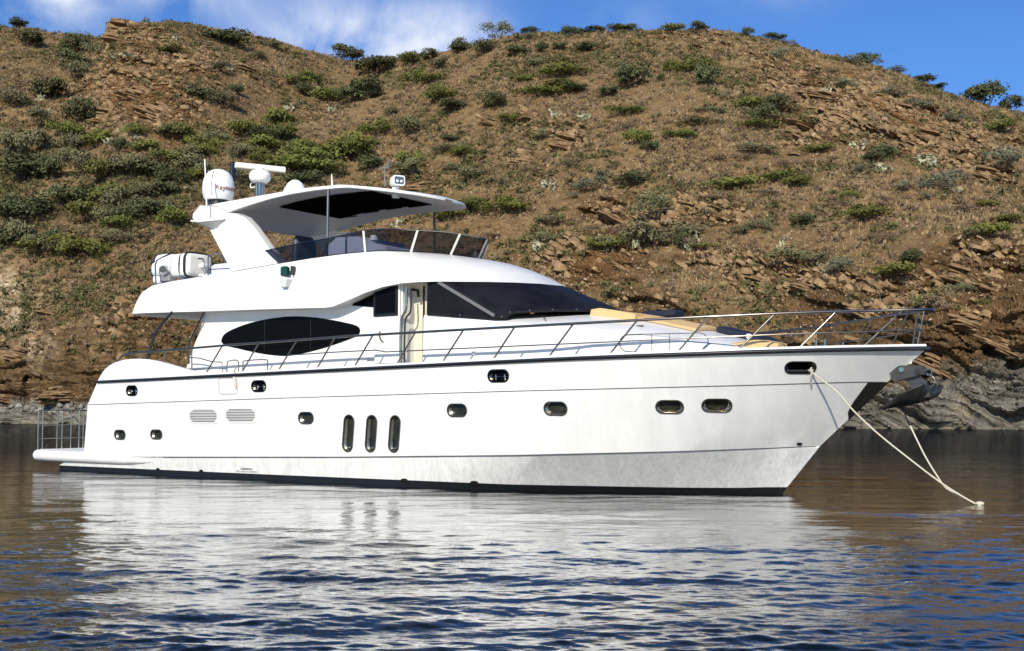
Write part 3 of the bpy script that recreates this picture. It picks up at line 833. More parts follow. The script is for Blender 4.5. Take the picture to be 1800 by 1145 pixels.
MB().tube([(dc.x + r_ * math.cos(ga), dc.y + r_ * math.sin(ga), dc.z + z_) for r_, z_ in [(rad * .93 + .004, dh_ * .12), (rad * 1.0 + .002, dh_ * .42), (rad * .96 + .003, dh_ * .6), (rad * .87, dh_ * .74), (rad * .72, dh_ * .86)]], .011, 5).build("dome_seam", M["line"], dome)
# open array radar
RV = -.45
rc = on_v(457, 311, RV)
rad_ = MB().lathe([(0, -.17), (.20, -.17), (.28, -.10), (.30, .0), (.29, .08), (.22, .16), (.10, .19), (.10, .24), (0, .24)], rc, 24).build("radar_scanner", M["plastic"], yacht, 50)
bz = rc.z + .31
a, b = on_z(413.5, 290.5, bz), on_z(501, 299.3, bz)
sh_ = Vector((rc.x, rc.y, bz)) - (a + b) / 2
bd = (b - a).normalized(); bn = Vector((-bd.y, bd.x, 0))
rows = []
for q in (0, .01, .99, 1):
    k = .82 if q in (0, 1) else 1
    c = a.lerp(b, q)
    rows.append([c + bn * y + Vector((0, 0, z)) for y, z in rrect(.085 * k, .078 * k, .03, 3)])
MB().loft(rows).build("scanner_bar", M["cream"], rad_, 40)
po = MB(); zz = 7.25
for q in range(4):
    po.tube([(rc.x + (.055 if q % 2 else -.055), rc.y + (.055 if q > 1 else -.055), 7.2), (rc.x + (.055 if q % 2 else -.055), rc.y + (.055 if q > 1 else -.055), rc.z - .15)], .052, 8)
po.build("radar_mast", M["steel"], rad_, 50)
MB().tube(smooth_path([(rc.x - .22, rc.y - .1, rc.z - .16), (rc.x - .27, rc.y - .1, rc.z - .22), (rc.x - .22, rc.y - .1, rc.z - .30), (rc.x - .12, rc.y - .05, rc.z - .26)], 4), .014, 5).build("radar_cable", M["plastic"], rad_)
c_ = on_v(519, 316, .6)
r2 = 24.0 / F_PX * (c_ - EYE).length; h2 = c_.z - 7.25
MB().lathe([(0, 0), (r2, 0), (r2 * 1.0, h2 * .25), (r2 * .95, h2 * .45), (r2 * .80, h2 * .70), (r2 * .55, h2 * .88), (r2 * .28, h2 * .97), (0, h2)], (c_.x, c_.y, 7.25), 28).build("television_dome", M["plastic"], yacht, 50)
e_ = Vector((c_.x + r2 * .55, c_.y - r2 * .72, 7.25 + h2 * .50))
MB().tube([e_ + Vector((-.08, -.02, .1)), e_ + Vector((0, -.04, -.05)), e_ + Vector((.08, -.02, .1))], .014, 5).build("dome_emblem", M["greymark"], yacht)
# loop stand and horn beside the dome
q_ = [on_v(x, y, -.4) for x, y in [(409, 345), (408, 312), (411, 302), (417, 302), (420, 310), (423, 345)]]
MB().tube(smooth_path(q_, 4), .020, 6).build("mast_hoop", M["darksteel"], yacht, 50)
q0 = on_v(409, 300, -.4)
MB().box((q0.x, q0.y, q0.z - .02), (.12, .16, .55), bev=.03).build("navigation_light_mast", M["blackplastic"], yacht)
for (xa, ya, xb, yb, v, r, mt, nm) in ((360, 280, 364, 379, -2.3, .022, "plastic", "whip_antenna"), (583, 307, 584, 327, -.8, .022, "plastic", "stub_antenna"), (676, 290, 677, 328, -.6, .016, "grey", "wind_mast")):
    a, b = on_v(xa, ya, v), on_v(xb, yb, v)
    MB().tube([b, a], [r, r * .7], 7).build(nm, M[mt], yacht, 50)
a = on_v(676, 295, -.6)
wv = MB().box((a.x, a.y, a.z), (.30, .02, .03)); wv.box((a.x + .12, a.y, a.z + .07), (.05, .05, .1)); wv.build("wind_vane", M["grey"], yacht, 0)
# searchlight
s0 = on_v(696, 319.5, -.55)
body = []
fw = Vector((.90, -.43, 0)); rt = Vector((.43, .90, 0)); UPV = Vector((0, 0, 1))
for q, w_, h_ in ((-.30, .035, .035), (-.26, .06, .06), (-.06, .135, .115), (.20, .16, .128)):
    body.append([s0 + fw * q + rt * x + UPV * y for x, y in rrect(w_, h_, min(w_, h_) * .4, 3)])
sl = MB().loft(body).build("searchlight", M["plastic"], yacht, 40)
MB().loft([[s0 + fw * q + rt * x + UPV * y for x, y in rrect(.125, .094, .03, 3)] for q in (.19, .206)]).build("lamp_glass", M["lens"], sl, 0)
for x in (-.055, .055): MB().loft([[s0 + fw * q + rt * (x + .035 * math.cos(k * .785)) + UPV * (-.02 + .035 * math.sin(k * .785)) for k in range(8)] for q in (.206, .214)]).build("lamp_bulb", M["plastic"], sl, 0)
MB().tube([s0 - UPV * .14, (s0.x, s0.y, 7.05)], [.09, .10], 10).build("searchlight_foot", M["plastic"], sl)
# green starboard navigation light on its bracket
g0 = on_v(508, 477, -2.42)
nl = MB().box((g0.x, -2.55, g0.z - .02), (.18, .18, .25), bev=.03).build("starboard_light", M["green"], yacht)
bk = MB().loft([[(g0.x + x, -2.53 + y, g0.z + z) for x, y in ((-.16 * k, -.12 * k), (.16 * k, -.12 * k), (.16 * k, .13), (-.16 * k, .13))] for z, k in ((-.18, 1), (-.23, 1), (-.40, .4))])
bk.build("light_bracket", M["plastic"], nl, 0)
MB().box((g0.x + .17, -2.45, g0.z + .0), (.03, .14, .22)).build("light_screen", M["blackplastic"], nl, 0)

# ------------------------------------------------------------ guard rails
px_rail = pw([(205, 634), (210, 628), (217, 623.5), (226, 621.5), (330, 613), (400, 607), (600, 592), (900, 575), (1200, 559), (1400, 550), (1500, 547), (1585, 545.6), (1640, 545.3)])
def rail_b(u): return max(b_sheer(u) - .10, 0)
def rail_z(u):
    z = 3.4
    for _ in range(20):
        x, y = pix((u, -rail_b(u), z)); z = on_v(x, px_rail(x), -rail_b(u)).z
    return z
rz = pw([(u, rail_z(u)) for u in np.linspace(2.8, 23.0, 50)] + [(23.5, 3.645)])
def mirror(pts): return [(p[0], -p[1], p[2]) for p in pts]
tip_r = 23.42
near_top = [(2.66, -2.86, 3.02), (2.74, -2.86, 3.13), (2.88, -2.87, 3.215)] + [(u, -rail_b(u), rz(u)) for u in np.linspace(3.1, 22.6, 60)] + [(22.95, -.40, 3.64), (23.25, -.22, 3.645), (tip_r, -.06, 3.645)]
gr = MB().tube(near_top + mirror(near_top)[::-1], .028, 8).build("guard_rail", M["railsteel"], yacht, 60)
near_mid = [(u, -(b_sheer(u) - .09), rz(u) - .40 + .05 * (u < 12)) for u in np.linspace(9.2, 22.4, 44)] + [(22.9, -.28, 3.275), (23.2, -.08, 3.28)]
MB().tube(near_mid + mirror(near_mid)[::-1], .0145, 6).build("mid_rail", M["railsteel"], gr, 60)
def stanchion(xb, yb, xt):
    u = 10.0
    for _ in range(30):
        P = on_v(xb, yb, -(b_sheer(u) - .08)); u = .5 * u + .5 * P.x
    b = Vector((u, -(b_sheer(u) - .08), z_cap(u) - .005))
    u2 = u + .5
    for _ in range(20):
        x, _y = pix((u2, -rail_b(u2), rz(u2))); u2 += (xt - x) * .004
    u2 = min(u2, 23.2)
    t = Vector((u2, -rail_b(u2) if u2 < 22.9 else -.2, rz(u2)))
    for s in (1, -1):
        MB().tube([(b.x, b.y * s, b.z), (t.x, t.y * s, t.z)], .019, 7).build("stanchion", M["railsteel"], gr, 60)
for a in ((246, 634, 251), (287, 635, 291), (363, 655, 391), (426, 654, 455), (490, 651, 522), (558, 648, 589), (624, 645, 656), (698, 641, 730), (779, 637, 815), (868, 633, 905), (966, 629, 1008), (1073, 624, 1120),
          (1193, 620, 1245), (1300, 616, 1362), (1407, 611.5, 1470), (1520, 609.5, 1585), (1605, 609, 1634)):
    stanchion(*a)
# low boarding hoops on the side deck near the gate
for (x0, x1, yb, yt) in ((399, 419, 657, 634.5), (427, 470, 656, 634)):
    a0, a1 = on_v(x0, yb, -2.86), on_v(x1, yb, -2.86); zt_ = on_v((x0 + x1) / 2, yt, -2.86).z
    MB().tube(smooth_path([(a0.x, -2.86, a0.z - .05), (a0.x, -2.86, zt_ - .07), (a0.x + .07, -2.86, zt_), (a1.x - .07, -2.86, zt_ + .01), (a1.x, -2.86, zt_ - .07), (a1.x, -2.86, a1.z - .05)], 4), .014, 6).build("gate_hoop", M["railsteel"], yacht, 50)
hz = [on_v(x, y, -2.4) for x, y in ((330, 629), (350, 630), (373, 636), (388, 637), (391, 642), (391, 657))]
MB().tube(smooth_path(hz, 4), .014, 6).build("gate_hoop", M["railsteel"], yacht, 50)
cl = [(2.30, -2.78, 2.93), (2.34, -2.78, 3.06)]
for k in range(2): MB().tube([(2.3 + .12 * k, -2.78, 2.92), (2.32 + .12 * k, -2.78, 3.09)], .022, 6).build("stern_cleat", M["steel"], yacht)
# deck handrail and fittings on the trunk cabin roof
hr = [on_v(x, y, -1.15) for x, y in ((1035, 567), (1045, 563), (1085, 567), (1165, 577.5), (1171, 582), (1176, 589))]
MB().tube(smooth_path(hr, 4), .014, 6).build("roof_handrail", M["steel"], yacht, 50)
for (x, y) in ((1070, 578), (1125, 584)):
    P = on_v(x, y, -1.5); MB().box((P.x, P.y, roof_z(P.x, P.y) + .005), (.14, .06, .02)).build("roof_vent", M["frame"], yacht, 0)
for (x0, x1) in ((1093, 1241),):
    a, b = on_v(x0, 604, -2.0), on_v(x1, 604, -1.75)
    zc_ = 3.10
    outl = []
    for px_, pz_ in rrect((b.x - a.x) / 2, .17, .165, 6):
        u_ = (a.x + b.x) / 2 + px_; outl.append((u_, -tr_w(u_) - .012, zc_ + pz_))
    MB().tube(outl, .009, 5, closed=True).build("locker_outline", M["line"], yacht)
    g = MB()
    for q in (.38, .58):
        u_ = lerp(a.x, b.x, q); g.tube([(u_, -tr_w(u_) - .012, zc_ - .165), (u_, -tr_w(u_) - .012, zc_ + .165)], .007, 5)
    g.build("locker_seam", M["line"], yacht)
for (x, y) in ((1316, 592), (833, 620)):
    P = on_v(x, y, -1.0 if x > 1000 else -2.17)
    if x > 1000: MB().lathe([(0, .12), (.05, .11), (.06, .05), (.03, 0), (0, 0)], (P.x, P.y, P.z - .06), 10).build("deck_light", M["plastic"], yacht)
    else: MB().box((P.x, -HW - .025, P.z), (.09, .04, .12), bev=.01).build("deck_light", M["cream"], yacht)
for (x, s) in ((1400, -1), (1420, -1), (1412, 1)):
    P = on_z(x, 609, 2.95); MB().tube([(P.x, -.6 * (1 if s < 0 else -1), 2.6), (P.x, -.6 * (1 if s < 0 else -1), 3.13)], .018, 7).build("windlass_post", M["steel"], yacht)
MB().lathe([(0, 0), (.18, 0), (.16, .12), (.10, .16), (.12, .26), (.08, .30), (0, .30)], (22.2, 0, 2.62), 16).build("anchor_windlass", M["steel"], yacht)
# sliding roof rail of the aft deck (stainless gate hoops behind the tender)
gr2 = [on_v(x, y, -1.9) for x, y in ((366, 484), (366, 455), (369, 449), (385, 447), (408, 470))]
MB().tube(smooth_path(gr2, 4), .018, 6).build("aft_deck_rail", M["steel"], yacht, 50)
gr3 = [on_v(x, y, -1.9) for x, y in ((366, 474), (405, 472))]
MB().tube(gr3, .013, 6).build("aft_deck_rail", M["steel"], yacht, 50)
MB().box((6.0, -1.2, 5.50), (1.1, .9, .05), bev=.015).build("aft_deck_table", M["grey"], yacht)
MB().box((6.0, -1.2, 5.1), (.2, .2, .76)).build("table_leg", M["steel"], yacht)

# ------------------------------------------------------------ bow roller and anchor
br_ = MB()
for s in (-1, 1):
    br_.prism([(22.55, 2.60), (23.22, 2.60), (23.26, 2.44), (23.05, 2.38), (22.70, 2.30)], side, s * .11 - .012, s * .11 + .012)
br_.build("bow_roller_cheek", M["anchor"], yacht, 20)
MB().tube([(23.15, -.15, 2.48), (23.15, .15, 2.48)], .055, 10).build("bow_roller", M["blackplastic"], yacht, 40)
MB().tube([(22.85, -.16, 2.52), (22.85, .16, 2.52)], .05, 10).build("bow_roller", M["steel"], yacht, 40)
T_, K_, E_ = on_v(1545, 720, 0), on_v(1601, 712, 0), on_v(1634, 704, .12)
G_ = on_v(1651, 694, .30); U1, U2 = on_v(1586, 692, -.36), on_v(1622, 676, -.24)
V1, F_ = on_v(1640, 678, .15), on_v(1656, 682, .38)
an = MB()
def plate(lo, hi, bow, th):
    n_ = 12
    a_, b_2 = smooth_path(lo, n_ // (len(lo) - 1)), smooth_path(hi, n_ // (len(hi) - 1))
    nrm_ = (Vector(lo[-1]) - Vector(lo[0])).cross(Vector(hi[len(hi) // 2]) - Vector(lo[len(lo) // 2])).normalized()
    top, bot = [], []
    for p, q in zip(a_, b_2):
        r1_, r2_ = [], []
        for k in range(7):
            c = Vector(p).lerp(Vector(q), k / 6) + nrm_ * bow * math.sin(math.pi * k / 6) * min(1, (Vector(q) - Vector(p)).length / .3)
            r1_.append(tuple(c + nrm_ * th)); r2_.append(tuple(c - nrm_ * th))
        top.append(r1_ + r2_[::-1])
    an.loft(top)
plate([T_, (T_ + K_) / 2, K_], [T_ + Vector((.01, -.01, .02)), U1, U2], .05, .012)
plate([K_, E_, G_], [U2, V1, F_], .07, .012)
anchor = an.build("anchor", M["anchor"], yacht, 40)
MB().prism([(23.34, 2.00), (23.26, 2.30), (23.0, 2.52), (22.60, 2.58), (22.60, 2.46), (22.86, 2.36), (23.0, 2.20), (22.96, 1.96)], side, -.03, .03).build("anchor_shank", M["anchor"], anchor, 25)
ring = [(23.32 + .06 * math.cos(a), 0, 2.47 + .06 * math.sin(a)) for a in [2 * math.pi * k / 14 for k in range(14)]]
MB().tube(ring, .014, 6, closed=True).build("anchor_ring", M["steel"], anchor)
MB().tube(smooth_path([(23.30, -.05, 2.44), (23.42, -.05, 2.36), (23.44, -.05, 2.25), (23.35, -.05, 2.16)], 4), .014, 6).build("anchor_strap", M["steel"], anchor)

# ================================================================== THINGS CARRIED BY THE YACHT
def b_empty(name, P):
    return empty(name, to_world(P), -YAW)
def rel(mbx, P):
    mbx.v = [(v[0] - P[0], v[1] - P[1], v[2] - P[2]) for v in mbx.v]; return mbx
def own(mbx, name, mats, P, smooth=35):
    o = rel(mbx, P).build(name, mats, None, smooth)
    o.location = to_world(P); o.rotation_euler = (0, 0, -YAW)
    return o
def roof_pad(u0, u1, v0, v1, th, lift=.012, nu=10, nv=8, zf=roof_z, edge=.05):
    top, rows = [], []
    for i in range(nu + 1):
        u = lerp(u0, u1, i / nu); r = []
        for j in range(nv + 1):
            v = lerp(v0, v1, j / nv); r.append((u, v, zf(u, v) + lift))
        rows.append(r)
    topr = []
    for i, r in enumerate(rows):
        e = []
        for j, p in enumerate(r):
            d_ = min(i, nu - i, j, nv - j)
            e.append((p[0], p[1], p[2] + th * (.72 if d_ == 0 else 1.0)))
        topr.append(e)
    g = MB(); g.grid(rows); g.grid(topr)
    per = [(0, j) for j in range(nv)] + [(i, nv) for i in range(nu)] + [(nu, j) for j in range(nv, 0, -1)] + [(i, 0) for i in range(nu, 0, -1)]
    g.grid([[rows[i][j] for i, j in per], [topr[i][j] for i, j in per]], True)
    return g
# large sun pad and its raised backrest
pad = own(roof_pad(17.0, 18.95, -.98, 1.3, .075), "sun_pad", M["tan"], (18, 0, 3.6), 30)
tag(pad, "wide tan sun pad lying flat on the white foredeck roof ahead of the windscreen", "sun pad")
P0 = (16.9, 0, 3.85)
back = MB().prism([(16.45, 3.62), (16.52, 3.915), (16.75, 3.935), (17.6, 3.77), (17.6, 3.60)], side, -1.10, 1.30)
o = own(back, "pad_backrest", M["tan"], P0, 20); tag(o, "tan wedge backrest cushion at the head of the sun pad, just below the black windscreen", "cushion")
g = MB().box((17.05, 1.15, 3.93), (.9, .5, .16), bev=.04)
o = own(g, "deck_cushion", M["navy"], (17.05, 1.15, 3.9), 30); tag(o, "small dark navy cushion beside the tan backrest at the foot of the windscreen", "cushion")
o = own(roof_pad(19.1, 20.05, -.35, 1.0, .14), "deck_cushion", M["navy"], (19.9, .1, 3.2), 30); tag(o, "dark navy seat cushion on the foredeck between the tan sun pad and the bow seat", "cushion")
g = MB()
prof_ = [(0, 0), (0, .20), (.25, .22), (.65, .16), (.65, 0)]
rows = []
for k in range(9):
    u = lerp(19.75, 20.75, k / 8); hgt = lerp(.10, .27, min(1, (u - 19.75) / .55))
    zb = tr_sh(u) - .03
    rows.append([(u, -1.22 + .10 * (u - 19.7), zb - .1), (u, -1.20 + .10 * (u - 19.7), zb + hgt * .8), (u, -1.12 + .1 * (u - 19.7), zb + hgt), (u, -.62, zb + hgt + .02), (u, -.60, zb - .1)])
o = own(g.loft(rows), "bow_seat_pad", M["tan"], (20.2, -1, 3.0), 30); tag(o, "small curved tan seat pad at the front end of the foredeck near the bow rail", "cushion")

# tender stowed under a white cover on the aft end of the upper deck
tp = (3.6, -1.4, 5.15)
ten = b_empty("stowed_tender", tp)
tag(ten, "small tender under a strapped white cover stowed on the aft end of the upper deck", "tender")
def blob(c, d, pw_=3.0, nz=9, na=20, wob=.02):
    rows = []
    for i in range(nz + 1):
        ph = R(-90 + 180 * i / nz); s, k = math.sin(ph), math.cos(ph)
        zz = math.copysign(abs(s) ** (2 / pw_), s); kk = abs(k) ** (2 / pw_)
        r = []
        for j in range(na):
            a = 2 * math.pi * j / na; ca, sa = math.cos(a), math.sin(a)
            x = math.copysign(abs(ca) ** (2 / pw_), ca); y = math.copysign(abs(sa) ** (2 / pw_), sa)
            w = 1 + wob * math.sin(5 * a + i) + wob * rng.uniform(-1, 1)
            r.append((c[0] + d[0] * x * max(kk, .02) * w, c[1] + d[1] * y * max(kk, .02) * w, c[2] + d[2] * zz))
        rows.append(r)
    return rows
TV = -1.55
A = lambda x, y, v=TV: on_v(x, y, v)
c1, c2 = A(336, 469), A(306, 466, TV + .3)
sub = lambda mbx: rel(mbx, tp)
w1 = (A(350, 469) - A(316, 469)).length / 2; h1 = (A(331, 447.5).z - A(331, 490).z) / 2
cv = sub(MB().loft(blob((c1.x, c1.y, c1.z), (w1, .46, h1), 6.0))).build("boat_cover", M["canvas"], ten, 60)
w2 = (A(312, 469) - A(286, 469)).length / 2
sub(MB().loft(blob((A(300, 466, TV + .25).x, TV + .30, A(300, 466, TV + .25).z - .02), (w2, .42, h1 * .92), 5.0))).build("boat_cover", M["canvas"], ten, 60)
for x in (339, 348):
    q = A(x, 469); ss = []
    for a in [2 * math.pi * k / 20 for k in range(20)]:
        ss.append((q.x, TV + .475 * math.copysign(abs(math.cos(a)) ** .5, math.cos(a)), c1.z + (h1 + .012) * math.copysign(abs(math.sin(a)) ** .5, math.sin(a))))
    sub(MB().tube(ss, .02 if x == 339 else .035, 6, closed=True)).build("strap", M["blackplastic"], ten, 40)
q = A(283, 473, TV - .1)
ob = MB().loft(blob((q.x + .02, q.y, q.z - .02), (.24, .24, .22), 3)); q2 = A(281, 492, TV - .1)
ob.loft(blob((q2.x, q2.y, q2.z), (.17, .17, .15), 2.6)); sub(ob).build("outboard_motor", M["plastic"], ten, 50)
q = A(287, 474, TV - .34)
sub(MB().tube([(q.x, q.y, q.z), (q.x + .05, q.y - .06, q.z)], [.09, .10], 12)).build("propeller_hub", M["blackplastic"], ten, 40)
q = A(296, 491, TV - .1); sub(MB().box((q.x, q.y, q.z), (.42, .3, .22), bev=.05)).build("outboard_bracket", M["outgrey"], ten, 40)
q = A(356, 472, TV + .1); g = MB().box((q.x + .12, q.y, q.z - .25), (.40, .3, .16), bev=.04); g.box((q.x + .1, q.y, q.z + .05), (.16, .3, .14), bev=.04)
sub(g).build("cradle_block", M["plastic"], ten, 40)
cr = MB()
for pth in (((274, 500), (273, 466), (276, 458), (286, 452)), ((287, 452), (300, 446)), ((349, 455), (356, 455), (359, 462), (360, 484)), ((318, 492), (340, 490), (356, 486))):
    cr.tube([A(x, y, TV - .5) for x, y in pth], .022, 6)
sub(cr).build("cradle_frame", M["steel"], ten, 50)
q = A(290, 450, TV + .5); sub(MB().loft(blob((q.x - .05, q.y, q.z - .30), (.25, .3, .34), 3))).build("outboard_cowl", M["blackplastic"], ten, 50)

# anchor line and bow mooring line meeting in a knot at the water
def rope_mesh(pts, r, name, P0, mats=None, idx=None):
    g = MB().tube(smooth_path(pts, 6), r, 7)
    return g
kn = on_z(1724, 888, 0.07)
P, ax, up, n = frame_at(1428, 649)
hp = P - n * .05
r1 = [tuple(hp), tuple(P + n * .03 - up * .06)]
for (x, y, q) in ((1470, 688, .14), (1500, 722, .26), (1545, 764, .42), (1600, 808, .62), (1650, 846, .80), (1690, 872, .92)):
    r = b_ray(x, y)
    tgt = Vector(hp).lerp(kn, q)
    s_ = (tgt - EYE).length / r.length
    r1.append(tuple(EYE + r * s_))
r1.append(tuple(kn + Vector((0, 0, -.03))))
g = MB().tube(smooth_path(r1, 6), .0165, 7); P0 = r1[0]
knot = MB().loft(blob((kn.x - .02, kn.y, .09), (.07, .07, .045), 2.2, wob=.15))
o = own(g, "mooring_rope", M["rope"], P0, 60); tag(o, "long pale rope running from the black bow fairlead down to the water", "rope")
q0 = Vector((22.93, -.04, 1.98)); q1 = kn + Vector((.02, .03, 0))
r2_ = []
for (x, y, q) in ((1586, 716, 0), (1592, 732, .1), (1600, 749, .2), (1625, 800, .5), (1648, 838, .74), (1663, 858, .84), (1690, 873.5, .93)):
    r = b_ray(x, y); tgt = q0.lerp(q1, q); r2_.append(tuple(EYE + r * ((tgt - EYE).length / r.length)))
r2_.append(tuple(q1 + Vector((0, 0, -.03))))
ln_ = b_empty("anchor_rope", q0); tag(ln_, "pale rope hanging from the anchor and joining the other line at the water", "rope")
rel(MB().tube(smooth_path(r2_[:3], 6), .013, 6), q0).build("wire_leader", M["darksteel"], ln_, 60)
rel(MB().tube(smooth_path(r2_[2:], 6), .0165, 7), q0).build("rope_strand", M["rope"], ln_, 60)
rel(knot, q0).build("rope_knot", M["rope"], ln_, 60)
sh_ = [on_hull(1428, 652)[0], on_hull(1434, 668)[0]]
# short frayed tail hanging from the fairlead
tl = [tuple(P + n * .02), tuple(P + n * .05 - up * .16 - ax * .02), tuple(P + n * .03 - up * .36 + ax * .03)]
o = own(MB().tube(smooth_path(tl, 5), [.02] * 5 + [.018] * 6, 6), "rope_tail", M["rope"], tl[0], 60); tag(o, "short slack rope end hanging under the black bow fairlead", "rope")
# ================================================================== numpy noise
_P = np.random.default_rng(5).permutation(1024).astype(np.int64)
_G = np.random.default_rng(6).normal(size=(1024, 3)); _G /= np.linalg.norm(_G, axis=1)[:, None]
def pnoise(x, y, z):
    xi, yi, zi = np.floor(x).astype(np.int64), np.floor(y).astype(np.int64), np.floor(z).astype(np.int64)
    xf, yf, zf = x - xi, y - yi, z - zi
    u, v, w = [t * t * t * (t * (t * 6 - 15) + 10) for t in (xf, yf, zf)]
    def g(dx, dy, dz):
        h = _P[(_P[(_P[(xi + dx) & 1023] + yi + dy) & 1023] + zi + dz) & 1023]
        G = _G[h]
        return G[..., 0] * (xf - dx) + G[..., 1] * (yf - dy) + G[..., 2] * (zf - dz)
    a = g(0, 0, 0) * (1 - u) + g(1, 0, 0) * u
    b = g(0, 1, 0) * (1 - u) + g(1, 1, 0) * u
    c = g(0, 0, 1) * (1 - u) + g(1, 0, 1) * u
    d = g(0, 1, 1) * (1 - u) + g(1, 1, 1) * u
    return ((a * (1 - v) + b * v) * (1 - w) + (c * (1 - v) + d * v) * w) * 1.6
def fbm(x, y, z, oct_=4, gain=0.5):
    s = 0; a = 1.0; n = 0
    for i in range(oct_):
        s = s + a * pnoise(x * 2 ** i + 17.3 * i, y * 2 ** i + 5.1 * i, z * 2 ** i - 9.7 * i); n += a; a *= gain
    return s / n
def sstep(a, b, x):
    t = np.clip((x - a) / (b - a), 0, 1); return t * t * (3 - 2 * t)
def grid_object(name, X, Y, Z, mats, attrs=None, smooth=True):
    nr, nc = X.shape
    me = bpy.data.meshes.new(name)
    me.vertices.add(nr * nc)
    me.vertices.foreach_set("co", np.stack([X, Y, Z], -1).astype(np.float32).ravel())
    i = np.arange(nr * nc).reshape(nr, nc)
    q = np.stack([i[:-1, :-1], i[:-1, 1:], i[1:, 1:], i[1:, :-1]], -1).reshape(-1, 4)
    me.loops.add(q.size); me.loops.foreach_set("vertex_index", q.ravel().astype(np.int32))
    me.polygons.add(len(q)); me.polygons.foreach_set("loop_start", np.arange(0, q.size, 4, dtype=np.int32))
    me.polygons.foreach_set("use_smooth", np.full(len(q), smooth))
    me.update(calc_edges=True); me.validate()
    for k, v in (attrs or {}).items():
        a = me.attributes.new(k, "FLOAT", "POINT"); a.data.foreach_set("value", v.astype(np.float32).ravel())
    for m_ in mats: me.materials.append(m_)
    o = bpy.data.objects.new(name, me); COL.objects.link(o)
    return o
def wpix(X, Y, Z):
    Zr = Z - CAM_H
    dep, up = Y * cP + Zr * sP, -Y * sP + Zr * cP
    return 900 + F_PX * X / dep, 572.5 - F_PX * up / dep

# ================================================================== THE HILLSIDE
NA, NR = 1000, 640
colx = np.linspace(-420, 2220, NA)
crest_y = np.interp(colx, [-420, -150, 0, 50, 100, 150, 166, 180, 190, 215, 290, 340, 400, 450, 500, 560, 605, 640, 660, 700, 760, 800, 835, 862, 900, 950, 1010, 1100, 1200, 1260, 1330, 1400, 1450, 1500, 1560, 1620, 1680, 1740, 1800, 2000, 2220],
                    [60, 25, 36, 42, 49, 57, 60, 48, 34, 30, 27, 33, 44, 55, 68, 86, 100, 98, 94, 92, 84, 76, 68, 60, 50, 46, 47, 44, 40, 42, 54, 70, 82, 95, 110, 134, 158, 178, 192, 240, 300])
shore = np.interp(colx, [-420, 0, 150, 500, 900, 1300, 1500, 1800, 2220], [178, 152, 146, 140, 128, 116, 110, 103, 96])
run = np.interp(colx, [-420, 0, 160, 175, 300, 600, 660, 860, 1200, 1800, 2220], [150, 150, 150, 128, 132, 160, 160, 140, 135, 132, 130])
cl_h = np.interp(colx, [-420, 0, 100, 300, 900, 1250, 1500, 1650, 1800, 2220], [4, 4.2, 3.4, 3.5, 4.0, 5.0, 6.2, 7.4, 8.6, 9])
cl_w = np.interp(colx, [-420, 0, 900, 1500, 1800, 2220], [5, 5, 6, 6, 6, 6])
shore_n = 2.2 * pnoise(colx / 90.0, colx * 0 + .3, colx * 0) + 1.2 * pnoise(colx / 25.0, colx * 0 + 7.3, colx * 0)
crest_n = 2.0 * pnoise(colx / 22.0, colx * 0 + 3.3, colx * 0) + 1.8 * pnoise(colx / 7.0, colx * 0 + 1.3, colx * 0)
def soften(a, w):
    k = np.exp(-np.linspace(-2.5, 2.5, 2 * w + 1) ** 2); k /= k.sum()
    return np.convolve(np.pad(a, w, mode="edge"), k, mode="valid")
run = soften(run, 30); crest_s = soften(crest_y, 45); crest_y = soften(crest_y, 2)
dirx = (colx - 900) / F_PX
nrm = np.sqrt(1 + dirx ** 2)
dc = shore + run
tt = np.concatenate([np.linspace(-.02, 0, 4)[:-1], np.linspace(0, .06, 90)[:-1], np.linspace(.06, 1, NR - 90 - 3 - 16)[:-1] , 1 + np.linspace(0, 1, 18) ** 1.5 * .5])
T = tt[:, None] + 0 * colx[None, :]
Dd = shore[None, :] + T * run[None, :] + shore_n[None, :] * (1 - sstep(.02, .16, T))
w_c = sstep(.72, .985, T)
zc_ = CAM_H + dc[None, :] * (Y_HOR - (crest_s[None, :] * (1 - w_c) + crest_y[None, :] * w_c + crest_n[None, :] * sstep(.93, 1.0, T))) / F_PX
off = T * run[None, :]
cliff = cl_h * np.clip(off / cl_w, 0, 1) ** .8
s_ = np.clip((off - cl_w * .5) / (run - cl_w * .5), 0, None)
Zb = np.where(T < 0, off * .6, cliff + (zc_ - cl_h) * np.where(s_ <= 1, s_ * (1 + .16 * (1 - s_)), 1 + 0.0 * s_))
Zb = np.where(T > 1, zc_ - (T - 1) * run * (.15 + .5 * (T - 1)), Zb)
Xb = dirx[None, :] * Dd; Yb = Dd.copy()
PXb, PYb = wpix(Xb, Yb, Zb)
inner = sstep(0.0, .10, T) * (1 - sstep(.86, .99, T))
# gully running down from the dip in the skyline
gx = np.interp(T, [0, .3, .5, .62, .8, 1.0], [330, 300, 330, 480, 610, 640])
gd = (colx[None, :] - gx) / 95.0
gully = np.exp(-gd ** 2) * sstep(.25, .5, T) * (1 - sstep(.9, 1.0, T))
